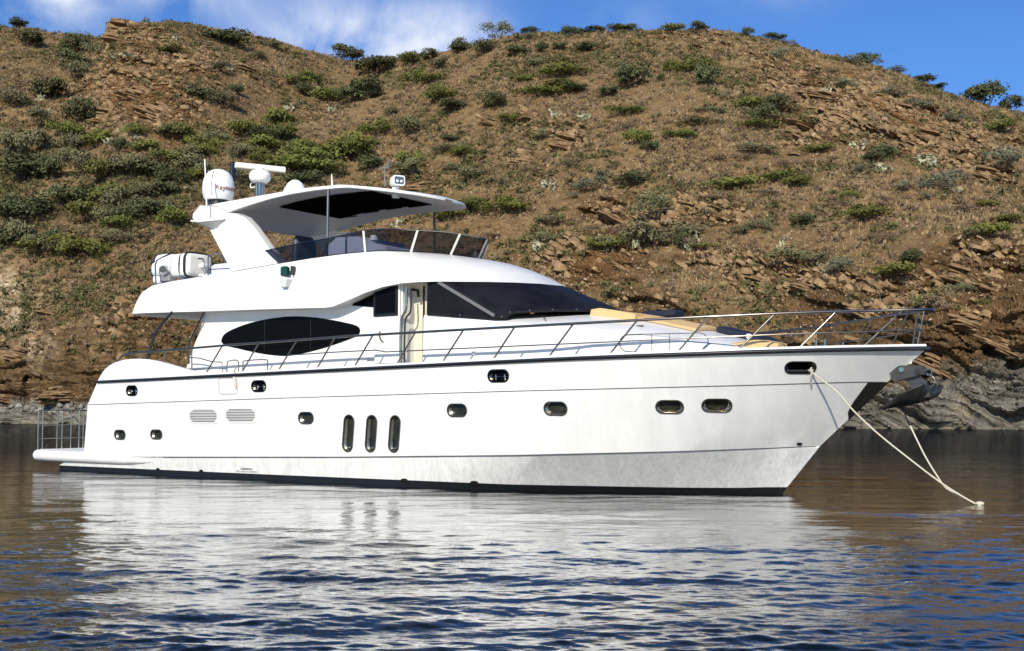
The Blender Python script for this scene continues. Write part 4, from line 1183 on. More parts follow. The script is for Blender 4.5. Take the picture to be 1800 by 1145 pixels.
# rocky areas
def ell(cx, cy, rx, ry, a=0.0):
    dx, dy = PXb - cx, PYb - cy
    c, s = math.cos(R(a)), math.sin(R(a))
    return np.exp(-(((dx * c + dy * s) / rx) ** 2 + ((-dx * s + dy * c) / ry) ** 2))
rock = 0.05 + 0 * T
for e in ((230, 70, 70, 45, 10, 1.0), (330, 110, 110, 40, 12, .5), (250, 165, 120, 55, 15, 1.0), (150, 190, 60, 40, 0, .5), (260, 205, 50, 22, 0, .9), (480, 120, 130, 35, 12, .4), (545, 190, 40, 16, 15, .7),
          (1480, 190, 130, 62, 25, 1.15), (1420, 140, 90, 26, 22, .9), (1640, 240, 110, 50, 28, .95), (1730, 290, 70, 30, 25, .9), (1400, 230, 50, 30, 20, .7), (1120, 375, 110, 36, 5, 1.0), (1250, 370, 70, 30, 5, 1.0),
          (930, 205, 60, 18, 20, .8), (870, 210, 50, 14, 10, .6), (1000, 235, 50, 28, 20, .9), (915, 275, 60, 22, 20, .6), (740, 310, 60, 24, 18, .7), (700, 265, 50, 20, 15, .4), (1075, 460, 130, 40, 10, .7), (1010, 470, 50, 50, 0, .6),
          (1350, 500, 160, 40, 14, .85), (1560, 560, 170, 60, 20, 1.1), (1720, 560, 120, 110, 10, 1.2), (1750, 480, 90, 40, 10, .8), (1140, 545, 90, 30, 5, .7), (420, 330, 60, 30, 10, .4), (60, 600, 90, 70, 30, .8), (40, 680, 120, 50, 0, 1.0),
          (1250, 70, 60, 18, 10, .7), (1150, 70, 60, 25, 10, .5), (1300, 640, 300, 60, 5, 1.0), (640, 600, 300, 90, 0, .8), (250, 580, 80, 60, 0, .8), (1000, 90, 60, 25, 10, .4), (1790, 240, 40, 20, 20, .7), (880, 105, 30, 20, 0, .5)):
    rock = rock + ell(*e[:5]) * e[5]
n1 = fbm(Xb / 14, Yb / 14, Zb / 14, 4)
rock = rock + .30 * n1 + .35 * (fbm(Xb / 5 + 40, Yb / 5, Zb / 5, 3))
rock = np.maximum(sstep(.28, .75, rock), (1 - sstep(3.0, 11.0, off + 5 * n1)))
# normals of the smooth hill
def normals(X, Y, Z):
    P = np.stack([X, Y, Z], -1)
    du, dv = np.gradient(P, axis=1), np.gradient(P, axis=0)
    n = np.cross(du, dv); n /= np.linalg.norm(n, axis=-1, keepdims=True) + 1e-9
    return n
Nn = normals(Xb, Yb, Zb)
dip = np.interp(colx, [-400, 300, 800, 1300, 2200], [.22, .26, .34, .46, .5])[None, :]
tilt_s = (Zb * .9 + Xb * dip + .12 * Yb)
along = Xb - dip * Zb
wob = fbm(Xb / 16 + 3, Yb / 16, Zb / 16, 3) * 2.6 + fbm(Xb / 4, Yb / 4 + 9, Zb / 4, 3) * .7
def ledges(period, seed, sharp=1.0):
    s = (tilt_s + wob) / period + seed
    k = np.floor(s); f = s - k
    gate = pnoise(along / (period * 4.5) + seed * 3.1, k * 3.77 + seed, Yb / (period * 7))
    amp = np.clip(.35 + 1.1 * gate, 0, 1.3)
    return amp * np.where(f < .10, f / .10, 1 - (f - .10) / .90) ** sharp
D = np.zeros_like(T)
D += inner * (3.4 * fbm(Xb / 38, Yb / 38, Zb / 38 + 4, 2)) - 3.0 * gully
D += (sstep(0, .03, T) * (1 - .75 * sstep(.9, 1, T))) * (1.0 * fbm(Xb / 9, Yb / 9 + 2, Zb / 9, 3))
led = ledges(3.6, .3) * 2.1 + ledges(1.5, 5.7) * 1.25 + ledges(.75, 9.1) * .6
top_soft = 1 - .6 * sstep(.95, 1.0, T)
LED = rock * (led - .8) * top_soft
D += rock * .5 * fbm(Xb / 1.5, Yb / 1.5, Zb / 1.5, 3)
grass = 1 - rock
D += rock * .22 * (1 - np.abs(pnoise(tilt_s * 2.2 + wob, along * .35, Yb * .3)) * 2)
D += (.6 + rock) * .10 * np.random.default_rng(9).normal(size=T.shape) * sstep(0, .02, T)
D += grass * (.42 * fbm(Xb / 2.2, Yb / 2.2, Zb / 2.2, 3) + .16 * np.abs(fbm(Xb / .7, Yb / .7, Zb / .7, 2)))
lg = ledges(5.2, 2.9); D += grass * np.clip(lg - .55, 0, 1) * .9 * top_soft
# crag on the left skyline, hollows under the ledges
D += 1.5 * ell(205, 48, 22, 16) * (T < 1.1)
hood = np.zeros_like(T); cave = np.zeros_like(T)
for (cx, cy, rx, ry, dep) in ((1080, 396, 28, 8.5, 5.0), (1223, 378, 13, 9, 3.6), (1268, 374, 17, 9, 4.2), (262, 203, 18, 6, 2.6), (188, 236, 9, 6, 2.0), (1115, 375, 16, 5, 1.6), (1312, 383, 10, 5, 1.8), (1500, 215, 26, 7, 1.6), (1420, 225, 22, 9, 1.6), (1700, 285, 22, 8, 1.6), (60, 672, 20, 8, 1.5),
                              (1385, 120, 24, 6, 1.4), (1785, 645, 24, 9, 2.4), (1745, 618, 30, 5, 1.5), (1668, 668, 10, 14, 1.3), (1690, 620, 30, 4, 1.0), (100, 705, 30, 5, 1.2), (1760, 200, 26, 5, 1.0), (1000, 245, 12, 8, 1.2), (905, 110, 14, 4, 1.2), (1125, 90, 8, 5, 1.2), (940, 232, 20, 5, 1.0)):
    nx = .25 * fbm(Xb / 1.6, Yb / 1.6, Zb / 1.6 + cx, 2)
    r_ = np.sqrt(((PXb - cx) / rx) ** 2 + ((PYb - cy) / ry) ** 2) + nx
    cave = np.maximum(cave, dep * sstep(1.0, .72, r_))
    r2_ = np.sqrt(((PXb - cx) / (rx * 1.25)) ** 2 + ((PYb - (cy - ry * 1.5)) / (ry * .7)) ** 2)
    hood = np.maximum(hood, .22 * dep * sstep(1.0, .2, r2_))
Xh = Xb + Nn[..., 0] * (D + hood) * .9; Yh = Yb + Nn[..., 1] * (D + hood); Zh = Zb + Nn[..., 2] * (D + hood) * .8
Yh -= LED; Xh -= LED * dirx[None, :]; Zh += LED * .12
Yh += cave; Xh += cave * dirx[None, :]; Zh += cave * .06
Zh = np.where(T < 0, np.minimum(Zh, -.2), Zh)
rim_ = sstep(.0, 2.5, off)
Zh = Zh * 1.0
pale = np.clip(ell(30, 560, 45, 60, 35) + ell(75, 625, 30, 26, 30) + ell(10, 500, 26, 30, 0) + .8 * ell(225, 225, 30, 10, 10) + .7 * ell(1545, 225, 40, 14, 30) + .6 * ell(1690, 720, 16, 24, 20), 0, 1)
grey = np.clip(1 - sstep(1.6, 3.6, Zb + 2.2 * n1 + 1.6 * fbm(Xb / 3, Yb / 3, Zb / 3 + 5, 3) - np.interp(colx, [0, 200, 1200, 1650, 1800], [.6, 0, .4, 2.6, 3.4])[None, :]), 0, 1)
orange = np.clip(1.0 * ell(250, 160, 90, 40, 10) + .8 * ell(1560, 200, 120, 50, 20) + .8 * ell(1130, 360, 90, 25) + .9 * ell(1050, 470, 60, 40) + .6 * ell(380, 230, 60, 20) + .5 * ell(1720, 520, 120, 60) + .5 * ell(100, 520, 60, 30) + .5 * ell(420, 350, 50, 30), 0, 1)

def hill_mat():
    t = NT("hillside rock and dry grass")
    g_ = t.node("ShaderNodeNewGeometry")
    pos = g_.outputs["Position"]
    A = lambda n: t.attr(n).outputs["Fac"]
    rk, pl, gy, og = A("rock"), A("pale"), A("grey"), A("orange")
    comb = t.node("ShaderNodeCombineXYZ")
    t.put(comb.inputs[0], t.math("MULTIPLY", A("strata"), 2.6)); t.put(comb.inputs[1], t.math("MULTIPLY", A("along"), .32)); t.put(comb.inputs[2], 3.0)
    st = t.noise(comb.outputs[0], 1.0, 8, .68, .4)
    big = t.noise(pos, .07, 4, .55)
    mid = t.noise(pos, .55, 6, .62)
    fine = t.noise(pos, 3.2, 7, .72)
    dry = t.mix(t.ramp(fine, ((.40, 0), (.60, 1))), (.130, .086, .040), (.320, .226, .118))
    dry = t.mix(t.ramp(mid, ((.42, 0), (.57, 1))), t.mix(.6, dry, (.105, .066, .030)), dry)
    mauve = t.ramp(t.noise(pos, .16, 5, .6), ((.50, 0), (.68, .45)))
    dry = t.mix(mauve, dry, (.165, .120, .078))
    grn = t.ramp(t.noise(pos, .33, 7, .65), ((.56, 0), (.68, .55)))
    dry = t.mix(grn, dry, (.080, .075, .026))
    rc_ = t.ramp(st, ((.36, (.030, .020, .012)), (.45, (.110, .070, .034)), (.54, (.205, .132, .062)), (.64, (.34, .245, .135))))
    rc_ = t.mix(t.ramp(fine, ((.3, .0), (.7, .35))), rc_, (.10, .066, .036))
    rc_ = t.mix(t.math("MULTIPLY", og, .55), rc_, t.mix(st, (.16, .072, .024), (.34, .175, .066)))
    base = t.mix(t.ramp(t.math("ADD", rk, t.math("MULTIPLY", t.math("SUBTRACT", mid, .5), .9)), ((.34, 0), (.62, 1))), dry, rc_)
    base = t.mix(t.ramp(big, ((.35, .32), (.7, 0))), base, (.105, .066, .034))
    gcol = t.ramp(st, ((.36, (.040, .038, .032)), (.47, (.16, .150, .125)), (.56, (.24, .225, .185)), (.66, (.38, .355, .30))))
    base = t.mix(gy, base, gcol)
    pcol = t.mix(t.ramp(mid, ((.35, 0), (.7, 1))), (.32, .24, .14), (.62, .54, .40))
    base = t.mix(t.math("MULTIPLY", pl, t.ramp(t.noise(pos, .9, 5, .6), ((.38, 0), (.56, 1)))), base, pcol)
    x, y, z = t.sepz(pos)
    foam = t.math("MULTIPLY", t.math("SUBTRACT", .42, z), 5, clamp=True)
    base = t.mix(t.math("MULTIPLY", foam, t.ramp(t.noise(pos, .8, 4), ((.45, .2), (.6, .8)))), base, (.30, .27, .19))
    base = t.mix(1.0, base, (1.25, 1.19, 1.11), "MULTIPLY")
    hh = t.math("ADD", t.math("MULTIPLY", st, t.math("ADD", .15, rk)), t.math("MULTIPLY", fine, .55))
    b = t.bsdf(base, .92, 0, .12, t.bump(hh, 1.0, .8))
    return t.mat
hill = grid_object("hillside", Xh, Yh, Zh, [hill_mat()], {"rock": rock, "pale": pale, "grey": grey, "orange": orange, "strata": tilt_s + wob, "along": along}, smooth=False)
tag(hill, kind="structure")
PXh, PYh = wpix(Xh, Yh, Zh)
def on_hill(px, py):
    """first surface point of the slope met along that line of sight"""
    j = int(np.clip(round((px - colx[0]) / (colx[1] - colx[0])), 0, NA - 1))
    col = PYh[:, j]
    ok = np.nonzero((col <= py) & (T[:, j] >= 0))[0]
    i = int(ok[0]) if len(ok) else int(np.argmin(col))
    return Vector((Xh[i, j], Yh[i, j], Zh[i, j])), Vector(Nn[i, j]), i, j

# ================================================================== WATER
def water():
    WC, WR = 860, 700
    cx = np.concatenate([np.linspace(-4200, -700, 70)[:-1], np.linspace(-700, 2500, WC), np.linspace(2500, 6000, 70)[1:]])
    v = np.concatenate([np.linspace(620, 345, 60)[:-1], np.linspace(345, 11, WR - 59)])
    y = 2100 * 1024 / 1800 * CAM_H / v
    y = np.concatenate([y, [y[-1] * 1.15]])
    Y = y[:, None] + 0 * cx[None, :]
    X = Y * ((cx - 900) / F_PX)[None, :]
    dy = np.abs(np.gradient(y))[:, None]
    dx = Y * np.gradient(cx)[None, :] / F_PX
    Z = np.zeros_like(X)
    g = np.random.default_rng(3)
    patch = 0.75 + .65 * fbm(X / 7, Y / 4, X * 0 + 2.5, 3)
    patch2 = 0.8 + .8 * fbm(X / 2.6 + 8, Y / 1.5, X * 0 + 7.5, 2)
    calm = 1 - .55 * sstep(11.0, 24.0, Y) - .25 * sstep(24, 60, Y)
    for i in range(96):
        lam = 0.085 * (3.4 / 0.085) ** g.random()
        ang = g.normal(0, .30 if lam > .45 else .5) + (.22 if g.random() < .5 else -.12)
        k = 2 * math.pi / lam
        kx, ky = k * math.sin(ang), k * math.cos(ang)
        slope = .0138 if lam > 1.2 else (.0142 if lam > .6 else (.033 if lam > .2 else .011))
        a = slope / k * (.6 + .8 * g.random())
        att = np.exp(-(np.abs(ky) * dy * .55) ** 2) * np.exp(-(np.abs(kx) * dx * .55) ** 2)
        ph = kx * X + ky * Y + g.random() * 6.28
        m_ = patch if lam > .6 else patch2
        w_ = np.sin(ph)
        w_ = w_ + .28 * np.sin(2 * ph + 1.57) if lam > .6 else 1.8 * np.exp(2.2 * (w_ - 1)) - .5
        Z += a * w_ * att * m_ * calm
    Z += .07
    t = NT("sea water")
    pos = t.node("ShaderNodeNewGeometry").outputs["Position"]
    mp = t.node("ShaderNodeMapping"); mp.inputs["Scale"].default_value = (3.2, 7.5, 1); mp.inputs["Rotation"].default_value = (0, 0, .12); t.l.new(pos, mp.inputs[0])
    n1_ = t.noise(mp.outputs[0], 1.0, 5, .6, .6)
    mp2 = t.node("ShaderNodeMapping"); mp2.inputs["Scale"].default_value = (.30, .75, 1); mp2.inputs["Rotation"].default_value = (0, 0, -.2); t.l.new(pos, mp2.inputs[0])
    n2_ = t.noise(mp2.outputs[0], 1.0, 6, .62, .3)
    b1 = t.node("ShaderNodeBump"); t.put(b1.inputs["Height"], n1_); t.put(b1.inputs["Strength"], t.math("ADD", .02, t.math("MULTIPLY", .14, t.math("DIVIDE", 12.0, t.math("MAXIMUM", t.sepz(pos)[1], 12.0))))); b1.inputs["Distance"].default_value = .030
    b2 = t.node("ShaderNodeBump"); t.put(b2.inputs["Height"], n2_); t.put(b2.inputs["Strength"], t.math("ADD", .06, t.math("MULTIPLY", .44, t.math("DIVIDE", 14.0, t.math("MAXIMUM", t.sepz(pos)[1], 14.0))))); b2.inputs["Distance"].default_value = .12
    t.l.new(b1.outputs[0], b2.inputs["Normal"])
    fr = t.node("ShaderNodeFresnel"); fr.inputs[0].default_value = 1.36; t.l.new(b2.outputs[0], fr.inputs["Normal"])
    gl = t.node("ShaderNodeBsdfGlossy"); gl.inputs["Roughness"].default_value = .015; gl.inputs[0].default_value = (1, 1, 1, 1); t.l.new(b2.outputs[0], gl.inputs["Normal"])
    df = t.node("ShaderNodeBsdfDiffuse"); df.inputs[0].default_value = (.003, .006, .009, 1)
    mx = t.node("ShaderNodeMixShader")
    t.l.new(t.math("MINIMUM", t.math("MULTIPLY", t.math("POWER", fr.outputs[0], 1.6), 3.7), t.math("SUBTRACT", .84, t.math("MULTIPLY", .58, t.math("DIVIDE", t.math("SUBTRACT", t.sepz(pos)[1], 19.0), 28.0, clamp=True)))), mx.inputs[0])
    t.l.new(df.outputs[0], mx.inputs[1]); t.l.new(gl.outputs[0], mx.inputs[2])
    t.l.new(mx.outputs[0], t.out.inputs["Surface"])
    o = grid_object("water", X, Y, Z, [t.mat]); tag(o, kind="structure")
    o2 = MB().add([(-420, -300, -.35), (420, -300, -.35), (420, 230, -.35), (-420, 230, -.35)], [(0, 1, 2, 3)]).build("sea_bed_water", t.mat, None, 0)
    tag(o2, kind="structure")
water()
# ================================================================== VEGETATION AND STONES
def leaf_mat(name, c1, c2, var=.35):
    t = NT(name)
    oi = t.node("ShaderNodeObjectInfo")
    n = t.noise(t.coord(), 2.2, 3)
    k = t.math("ADD", 1 - var / 2, t.math("MULTIPLY", oi.outputs["Random"], var))
    base = t.mix(t.ramp(n, ((.35, 0), (.65, 1))), c1, c2)
    hs = t.node("ShaderNodeHueSaturation"); t.l.new(base, hs.inputs["Color"]); t.l.new(k, hs.inputs["Value"])
    t.put(hs.inputs["Hue"], t.math("ADD", .485, t.math("MULTIPLY", oi.outputs["Random"], .03)))
    t.bsdf(hs.outputs[0], .75, 0, .2)
    return t.mat
LM = {"dark": leaf_mat("dark green leaves", (.050, .060, .024), (.110, .112, .046)),
      "green": leaf_mat("bright green leaves", (.078, .086, .018), (.150, .145, .034)),
      "olive": leaf_mat("olive leaves", (.105, .098, .046), (.190, .170, .085)),
      "grey": leaf_mat("grey green leaves", (.105, .115, .070), (.185, .185, .118)),
      "dry": leaf_mat("dry twigs", (.110, .078, .046), (.215, .155, .100)),
      "cactus": leaf_mat("pale cactus pads", (.30, .30, .17), (.50, .47, .32), .2),
      "twig": leaf_mat("bark", (.07, .05, .035), (.12, .09, .06))}
def shrub_mesh(name, kind, seed, n_lobes, n_leaf, flat, leaf, dome=.5, spread=1.0):
    """unit shrub: 1 wide, flat high, base at z=0; lobes of small leaf faces over a dark twiggy core"""
    g = np.random.default_rng(seed)
    L = []
    for i in range(n_lobes):
        a = g.uniform(0, 6.28); r = .34 * math.sqrt(g.random()) * spread
        h = flat * g.uniform(.35, .70) * (1 - .6 * r)
        L.append((r * math.cos(a), r * math.sin(a), h, g.uniform(.15, .26)))
    vs, fs, ms = [], [], []
    for i in range(n_leaf):
        x, y, z, r = L[g.integers(n_lobes)]
        d = g.normal(size=3); d /= np.linalg.norm(d)
        if d[2] < -.35: d[2] *= -.6
        rr = r * (g.uniform(.55, 1.08) if g.random() < .9 else g.uniform(1.05, 1.35))
        c = np.array([x, y, z]) + d * rr * np.array([1, 1, flat * 1.15])
        if c[2] < 0: c[2] = g.uniform(0, .08) * flat
        nrm_ = d + g.normal(size=3) * .55; nrm_ /= np.linalg.norm(nrm_)
        t1 = np.cross(nrm_, g.normal(size=3)); t1 /= np.linalg.norm(t1); t2 = np.cross(nrm_, t1)
        s1, s2 = leaf * g.uniform(.6, 1.3), leaf * g.uniform(.35, .8)
        o = len(vs)
        vs += [tuple(c - t1 * s1), tuple(c + t2 * s2), tuple(c + t1 * s1), tuple(c - t2 * s2)]
        fs.append((o, o + 1, o + 2, o + 3)); ms.append(0)
    for (x, y, z, r) in L:      # twigs up into every lobe
        o = len(vs); w = .012
        vs += [(-w + x * .2, y * .2, 0), (w + x * .2, y * .2, 0), (x + w * .4, y, z), (x - w * .4, y, z), (x * .2, y * .2 - w, 0), (x * .2, y * .2 + w, 0), (x, y + w * .4, z), (x, y - w * .4, z)]
        fs += [(o, o + 1, o + 2, o + 3), (o + 4, o + 5, o + 6, o + 7)]; ms += [1, 1]
    z_top = float(np.percentile([v[2] for v in vs], 98)); wx = float(np.percentile([abs(v[0]) for v in vs], 96)) * 2
    vs = [(x / wx, y / wx, z / z_top) for x, y, z in vs]
    me = bpy.data.meshes.new(name)
    me.from_pydata(vs, [], fs); me.materials.append(LM[kind]); me.materials.append(LM["twig"])
    me.polygons.foreach_set("material_index", ms); me.update()
    return me
def cactus_mesh(seed):
    g = np.random.default_rng(seed); vs, fs = [], []
    def pad(b, up, w, h):
        t = np.cross(up, g.normal(size=3)); t /= np.linalg.norm(t); n = np.cross(up, t) * .012
        o = len(vs); m = 8
        for s in (1, -1):
            for k in range(m):
                a = 2 * math.pi * k / m
                vs.append(tuple(b + up * h * (.5 - .5 * math.cos(a)) + t * w * .5 * math.sin(a) + n * s))
        fs.append(tuple(range(o, o + m))); fs.append(tuple(range(o + 2 * m - 1, o + m - 1, -1)))
        for k in range(m): fs.append((o + k, o + (k + 1) % m, o + m + (k + 1) % m, o + m + k))
        return b + up * h * .93
    for i in range(9):
        b = np.array([g.uniform(-.35, .35), g.uniform(-.3, .3), 0.0])
        for lvl in range(g.integers(2, 5)):
            up = np.array([g.normal() * .45, g.normal() * .4, 1.0]); up /= np.linalg.norm(up)
            tip = pad(b, up, g.uniform(.13, .2), g.uniform(.18, .28))
            if g.random() < .7: pad(tip - up * .04, (up + np.array([g.normal() * .9, g.normal() * .6, .2])) / 1.6, .13, .18)
            b = tip
    me = bpy.data.meshes.new("prickly_pear"); me.from_pydata(vs, [], fs); me.materials.append(LM["cactus"]); me.update()
    return me
LIB = {"dark": [shrub_mesh("dark_shrub", "dark", 20 + i, 9, 1500, .78, .034) for i in range(4)],
       "green": [shrub_mesh("green_shrub", "green", 30 + i, 10, 1300, .52, .030) for i in range(4)],
       "olive": [shrub_mesh("olive_shrub", "olive", 40 + i, 10, 1300, .66, .028, spread=1.1) for i in range(4)],
       "grey": [shrub_mesh("grey_shrub", "grey", 50 + i, 8, 1000, .66, .026) for i in range(3)],
       "dry": [shrub_mesh("dry_shrub", "dry", 60 + i, 8, 900, .55, .024, spread=1.15) for i in range(3)],
       "cactus": [cactus_mesh(70 + i) for i in range(4)]}
# photo position (centre), width, height, kind
BUSHES = """10,30,24,14,d 30,72,50,25,d 108,84,46,36,d 115,110,40,34,d 150,91,30,28,o 129,131,36,26,o 382,68,52,28,d 372,120,32,18,o 403,159,26,16,d 351,171,40,30,d 384,180,38,30,o
21,180,60,32,o 79,164,42,36,d 119,203,55,46,d 58,213,36,36,o 478,216,46,34,g 498,237,38,30,g 520,145,46,20,g 545,136,32,14,g 573,171,60,30,g 450,101,22,14,o 464,80,28,12,o 300,91,36,14,g
16,262,46,48,o 59,251,42,30,o 150,248,44,30,g 108,258,46,30,o 199,260,36,26,d 24,304,52,46,d 75,304,36,34,d 133,295,50,36,o 175,307,50,36,g 223,300,56,38,o 265,304,44,32,d 321,297,56,34,o 292,280,50,26,g 346,269,44,26,g
450,260,50,26,g 412,269,40,24,o 500,290,60,30,g 540,284,70,34,g 585,270,70,34,g 625,258,60,30,g 520,318,50,26,d 560,300,60,26,g 91,349,46,32,o 133,351,54,36,d 182,349,50,38,g 276,339,34,28,d 10,370,40,40,d 45,379,70,42,d 157,381,60,36,g 265,372,42,30,d 223,363,46,30,o 304,388,50,34,g 200,385,50,30,o 470,398,52,28,g
49,376,44,30,d 84,440,76,26,g 165,462,60,34,g 125,474,60,34,g 116,508,66,26,o 22,583,64,34,d 86,624,42,38,d 135,643,42,26,g 210,560,42,26,o 41,489,50,46,o 4,466,26,24,d 60,545,40,26,o 52,610,34,26,o
598,84,34,28,d 616,90,26,22,d 652,120,62,36,d 610,171,44,34,d 642,161,50,42,d 801,86,30,24,d 750,100,26,22,d 719,107,36,22,g 771,115,30,18,o 735,138,50,22,g 765,142,40,18,g 775,168,42,32,g 803,189,40,22,d 874,54,40,34,y 932,44,26,11,d 851,87,34,28,d 923,66,24,14,o 914,91,28,20,d 953,86,22,18,d 986,84,24,14,d 1007,58,28,18,d 1033,86,26,18,d 935,112,26,18,o 974,127,46,26,g 1014,127,42,16,g 869,182,40,34,d 719,226,50,36,o 652,230,60,26,g 621,267,56,40,g 684,199,32,22,o 792,246,26,16,d 647,292,30,26,d 820,269,38,18,g 851,271,16,12,d 778,264,40,16,o 836,309,54,20,o 803,295,44,16,o 951,241,28,20,o 895,211,34,18,g 949,162,60,20,g 1007,159,40,16,d 921,140,26,14,g 984,150,40,14,g
1112,140,54,40,d 1077,164,26,18,d 1110,196,56,16,g 1128,244,40,28,g 1140,260,36,18,d 1190,119,32,20,g 1190,238,32,18,g 1112,38,26,10,g 1033,43,40,9,d 1060,48,18,12,d 1090,47,22,12,d 1183,52,30,16,g 1169,138,18,12,d 1113,321,58,24,d 1148,370,54,46,o 1030,330,44,20,y 1055,322,30,18,y 890,366,68,28,g 840,366,50,24,g 795,381,40,24,g 967,390,36,20,o 1007,346,22,13,y
1233,52,26,18,d 1324,56,16,16,d 1368,59,30,15,d 1392,64,18,10,w 1205,121,44,22,g 1240,117,44,20,g 1249,140,38,40,d 1383,98,28,20,y 1357,206,46,36,d 1373,184,40,30,d 1318,184,40,20,g 1338,224,54,15,g 1235,217,58,13,o 1252,196,40,14,o 1216,239,34,18,g 1532,96,34,18,d 1510,108,30,16,y 1548,106,30,16,y 1585,122,28,10,y 1635,138,36,15,d 1660,142,24,8,d 1747,162,54,38,d 1792,180,30,26,d 1766,225,38,20,g 1334,264,42,18,o 1437,265,40,16,g 1539,278,30,18,d 1560,272,30,20,d 1776,283,46,30,y 1382,314,62,24,g 1415,322,38,16,g 1279,327,66,24,g 1525,377,62,26,g 1628,350,24,16,y 1654,325,50,28,y 1680,318,40,26,y 1417,392,40,22,d 1787,389,36,14,g 1749,362,34,14,g 1500,345,30,14,g 1520,300,24,14,y 1598,330,30,16,y
1602,457,28,24,d 1565,486,60,26,g 1303,410,34,20,o 1338,403,34,22,o 1397,455,50,22,o 1489,512,50,34,y 1632,533,32,18,g 1688,512,32,18,o 1735,410,50,26,g 1715,414,34,18,o 1651,570,50,32,w 1202,501,26,30,d 1173,499,80,48,o 968,422,46,24,o 1079,436,44,24,g 1170,427,24,16,o 1045,472,18,26,g 1076,530,42,24,o 1251,530,40,12,g 1440,460,40,18,o 1260,350,50,14,w 1120,410,50,20,w 1205,410,50,22,w 1065,310,30,14,y 1230,470,40,18,w 1350,345,40,14,w 1465,365,40,12,w 1560,420,40,14,w 900,320,40,14,w 1010,290,46,16,w 1090,225,46,14,w 1290,280,50,14,w 1400,290,40,14,w 1700,370,40,14,w 1460,130,34,14,w 1500,150,40,14,y 1570,165,40,14,y 1620,185,40,16,y 1680,210,36,16,y 940,300,34,12,w 700,330,50,16,w 860,420,40,14,w 1050,405,40,14,w 60,420,40,16,w 200,430,50,16,w 240,480,40,16,w"""
CACTI = """210,96,40,14 59,171,14,14 73,196,16,12 94,226,18,16 178,246,22,16 224,239,14,12 503,187,22,18 576,190,20,16 297,66,12,16 395,118,22,16 327,331,24,14 975,200,26,24 1030,203,30,18 967,322,28,30 937,251,14,10 1516,254,30,26 1560,294,30,22 1640,282,36,28 1689,333,26,14 1378,430,16,22 1216,452,34,44 1462,503,22,30 1624,590,24,20 951,448,32,28 1123,505,16,20 1077,508,14,18 700,392,24,22 1460,155,22,18 1290,200,16,12 1775,262,30,14"""
KIND = {"d": "dark", "g": "green", "o": "olive", "y": "grey", "w": "dry"}
WORD = {"dark": "dark round shrub", "green": "bright green shrub", "olive": "olive shrub", "grey": "grey green shrub", "dry": "dry brown shrub", "cactus": "prickly pear clump"}
NAME = {"dark": "evergreen_shrub", "green": "spreading_shrub", "olive": "olive_shrub", "grey": "grey_shrub", "dry": "dry_shrub", "cactus": "prickly_pear"}
GROUP = {"dark": "dark evergreen shrubs on the hillside", "green": "bright green shrubs on the hillside", "olive": "olive brown shrubs on the hillside", "grey": "pale grey green shrubs on the hillside", "dry": "dry brown shrubs on the hillside", "cactus": "prickly pear clumps on the hillside"}
items = []
vr0 = np.random.default_rng(31)
for tok in BUSHES.split():
    a = tok.split(","); items.append((float(a[0]), float(a[1]), float(a[2]), float(a[3]), KIND[a[4]]))
for tok in CACTI.split():
    a = tok.split(","); items.append((*[float(q) for q in a], "cactus"))
for q in range(34):                             # more of the dense scrub on the left half of the slope
    x_ = vr0.uniform(0, 330) if q < 18 else vr0.uniform(330, 760); y_ = vr0.uniform(225, 400) if q < 18 else vr0.uniform(150, 320)
    items.append((x_, y_, vr0.uniform(30, 54), vr0.uniform(20, 34), ("dark", "green", "olive", "green", "olive")[q % 5]))
def zone(px, py):
    sk = float(np.interp(px, colx, crest_y))
    if py < sk + 22: row = "on the skyline"
    elif py < 210: row = "on the upper slope"
    elif py < 350: row = "on the middle slope"
    elif py < 450: row = "on the lower slope"
    else: row = "low above the shore"
    col = ("at the far left", "left of the domes", "behind the hardtop", "right of the hardtop", "above the foredeck", "above the bow rail", "at the far right")[int(np.searchsorted([180, 420, 800, 1000, 1260, 1560], px))]
    return row + " " + col
zones = {}
for i, it in enumerate(items): zones.setdefault((it[4], zone(it[0], it[1])), []).append(i)
_n = "first second third fourth fifth sixth seventh eighth ninth tenth eleventh twelfth thirteenth fourteenth fifteenth sixteenth seventeenth eighteenth nineteenth twentieth".split()
ORD = ["leftmost"] + [w + " from the left" for w in _n[1:]]
LABEL = {}
for (k, z), ids in zones.items():
    ids = sorted(ids, key=lambda i: (items[i][0], items[i][1]))
    for n, i in enumerate(ids):
        LABEL[i] = (WORD[k] + " " + z) if len(ids) == 1 else (ORD[n] + " " + WORD[k] + " " + z)
vr = np.random.default_rng(77)
for i, (px, py, w, h, k) in enumerate(items):
    P, n, _, _ = on_hill(px, min(py + h * .42, float(np.interp(px, colx, crest_y)) + 400))
    sk = float(np.interp(px, colx, crest_y))
    if py + h * .42 < sk:                       # rooted just behind the skyline
        P, n, _, _ = on_hill(px, sk + 2.5)
    dist = math.hypot(P.x, P.y)
    W = w / F_PX * dist * 1.22; Hh = h / F_PX * dist * (1.12 if k != 'cactus' else 1.0)
    lib = LIB[k]; me = lib[int(vr.integers(len(lib)))]
    o = bpy.data.objects.new(NAME[k], me)
    o.location = P - Vector((0, 0, .06 * Hh)) + Vector((P.x, P.y, 0)).normalized() * W * .12
    o.rotation_euler = (0, 0, vr.uniform(0, 6.28))
    o.scale = (W, W, Hh)
    COL.objects.link(o)
    tag(o, LABEL[i], "cactus" if k == "cactus" else "shrub", GROUP[k])

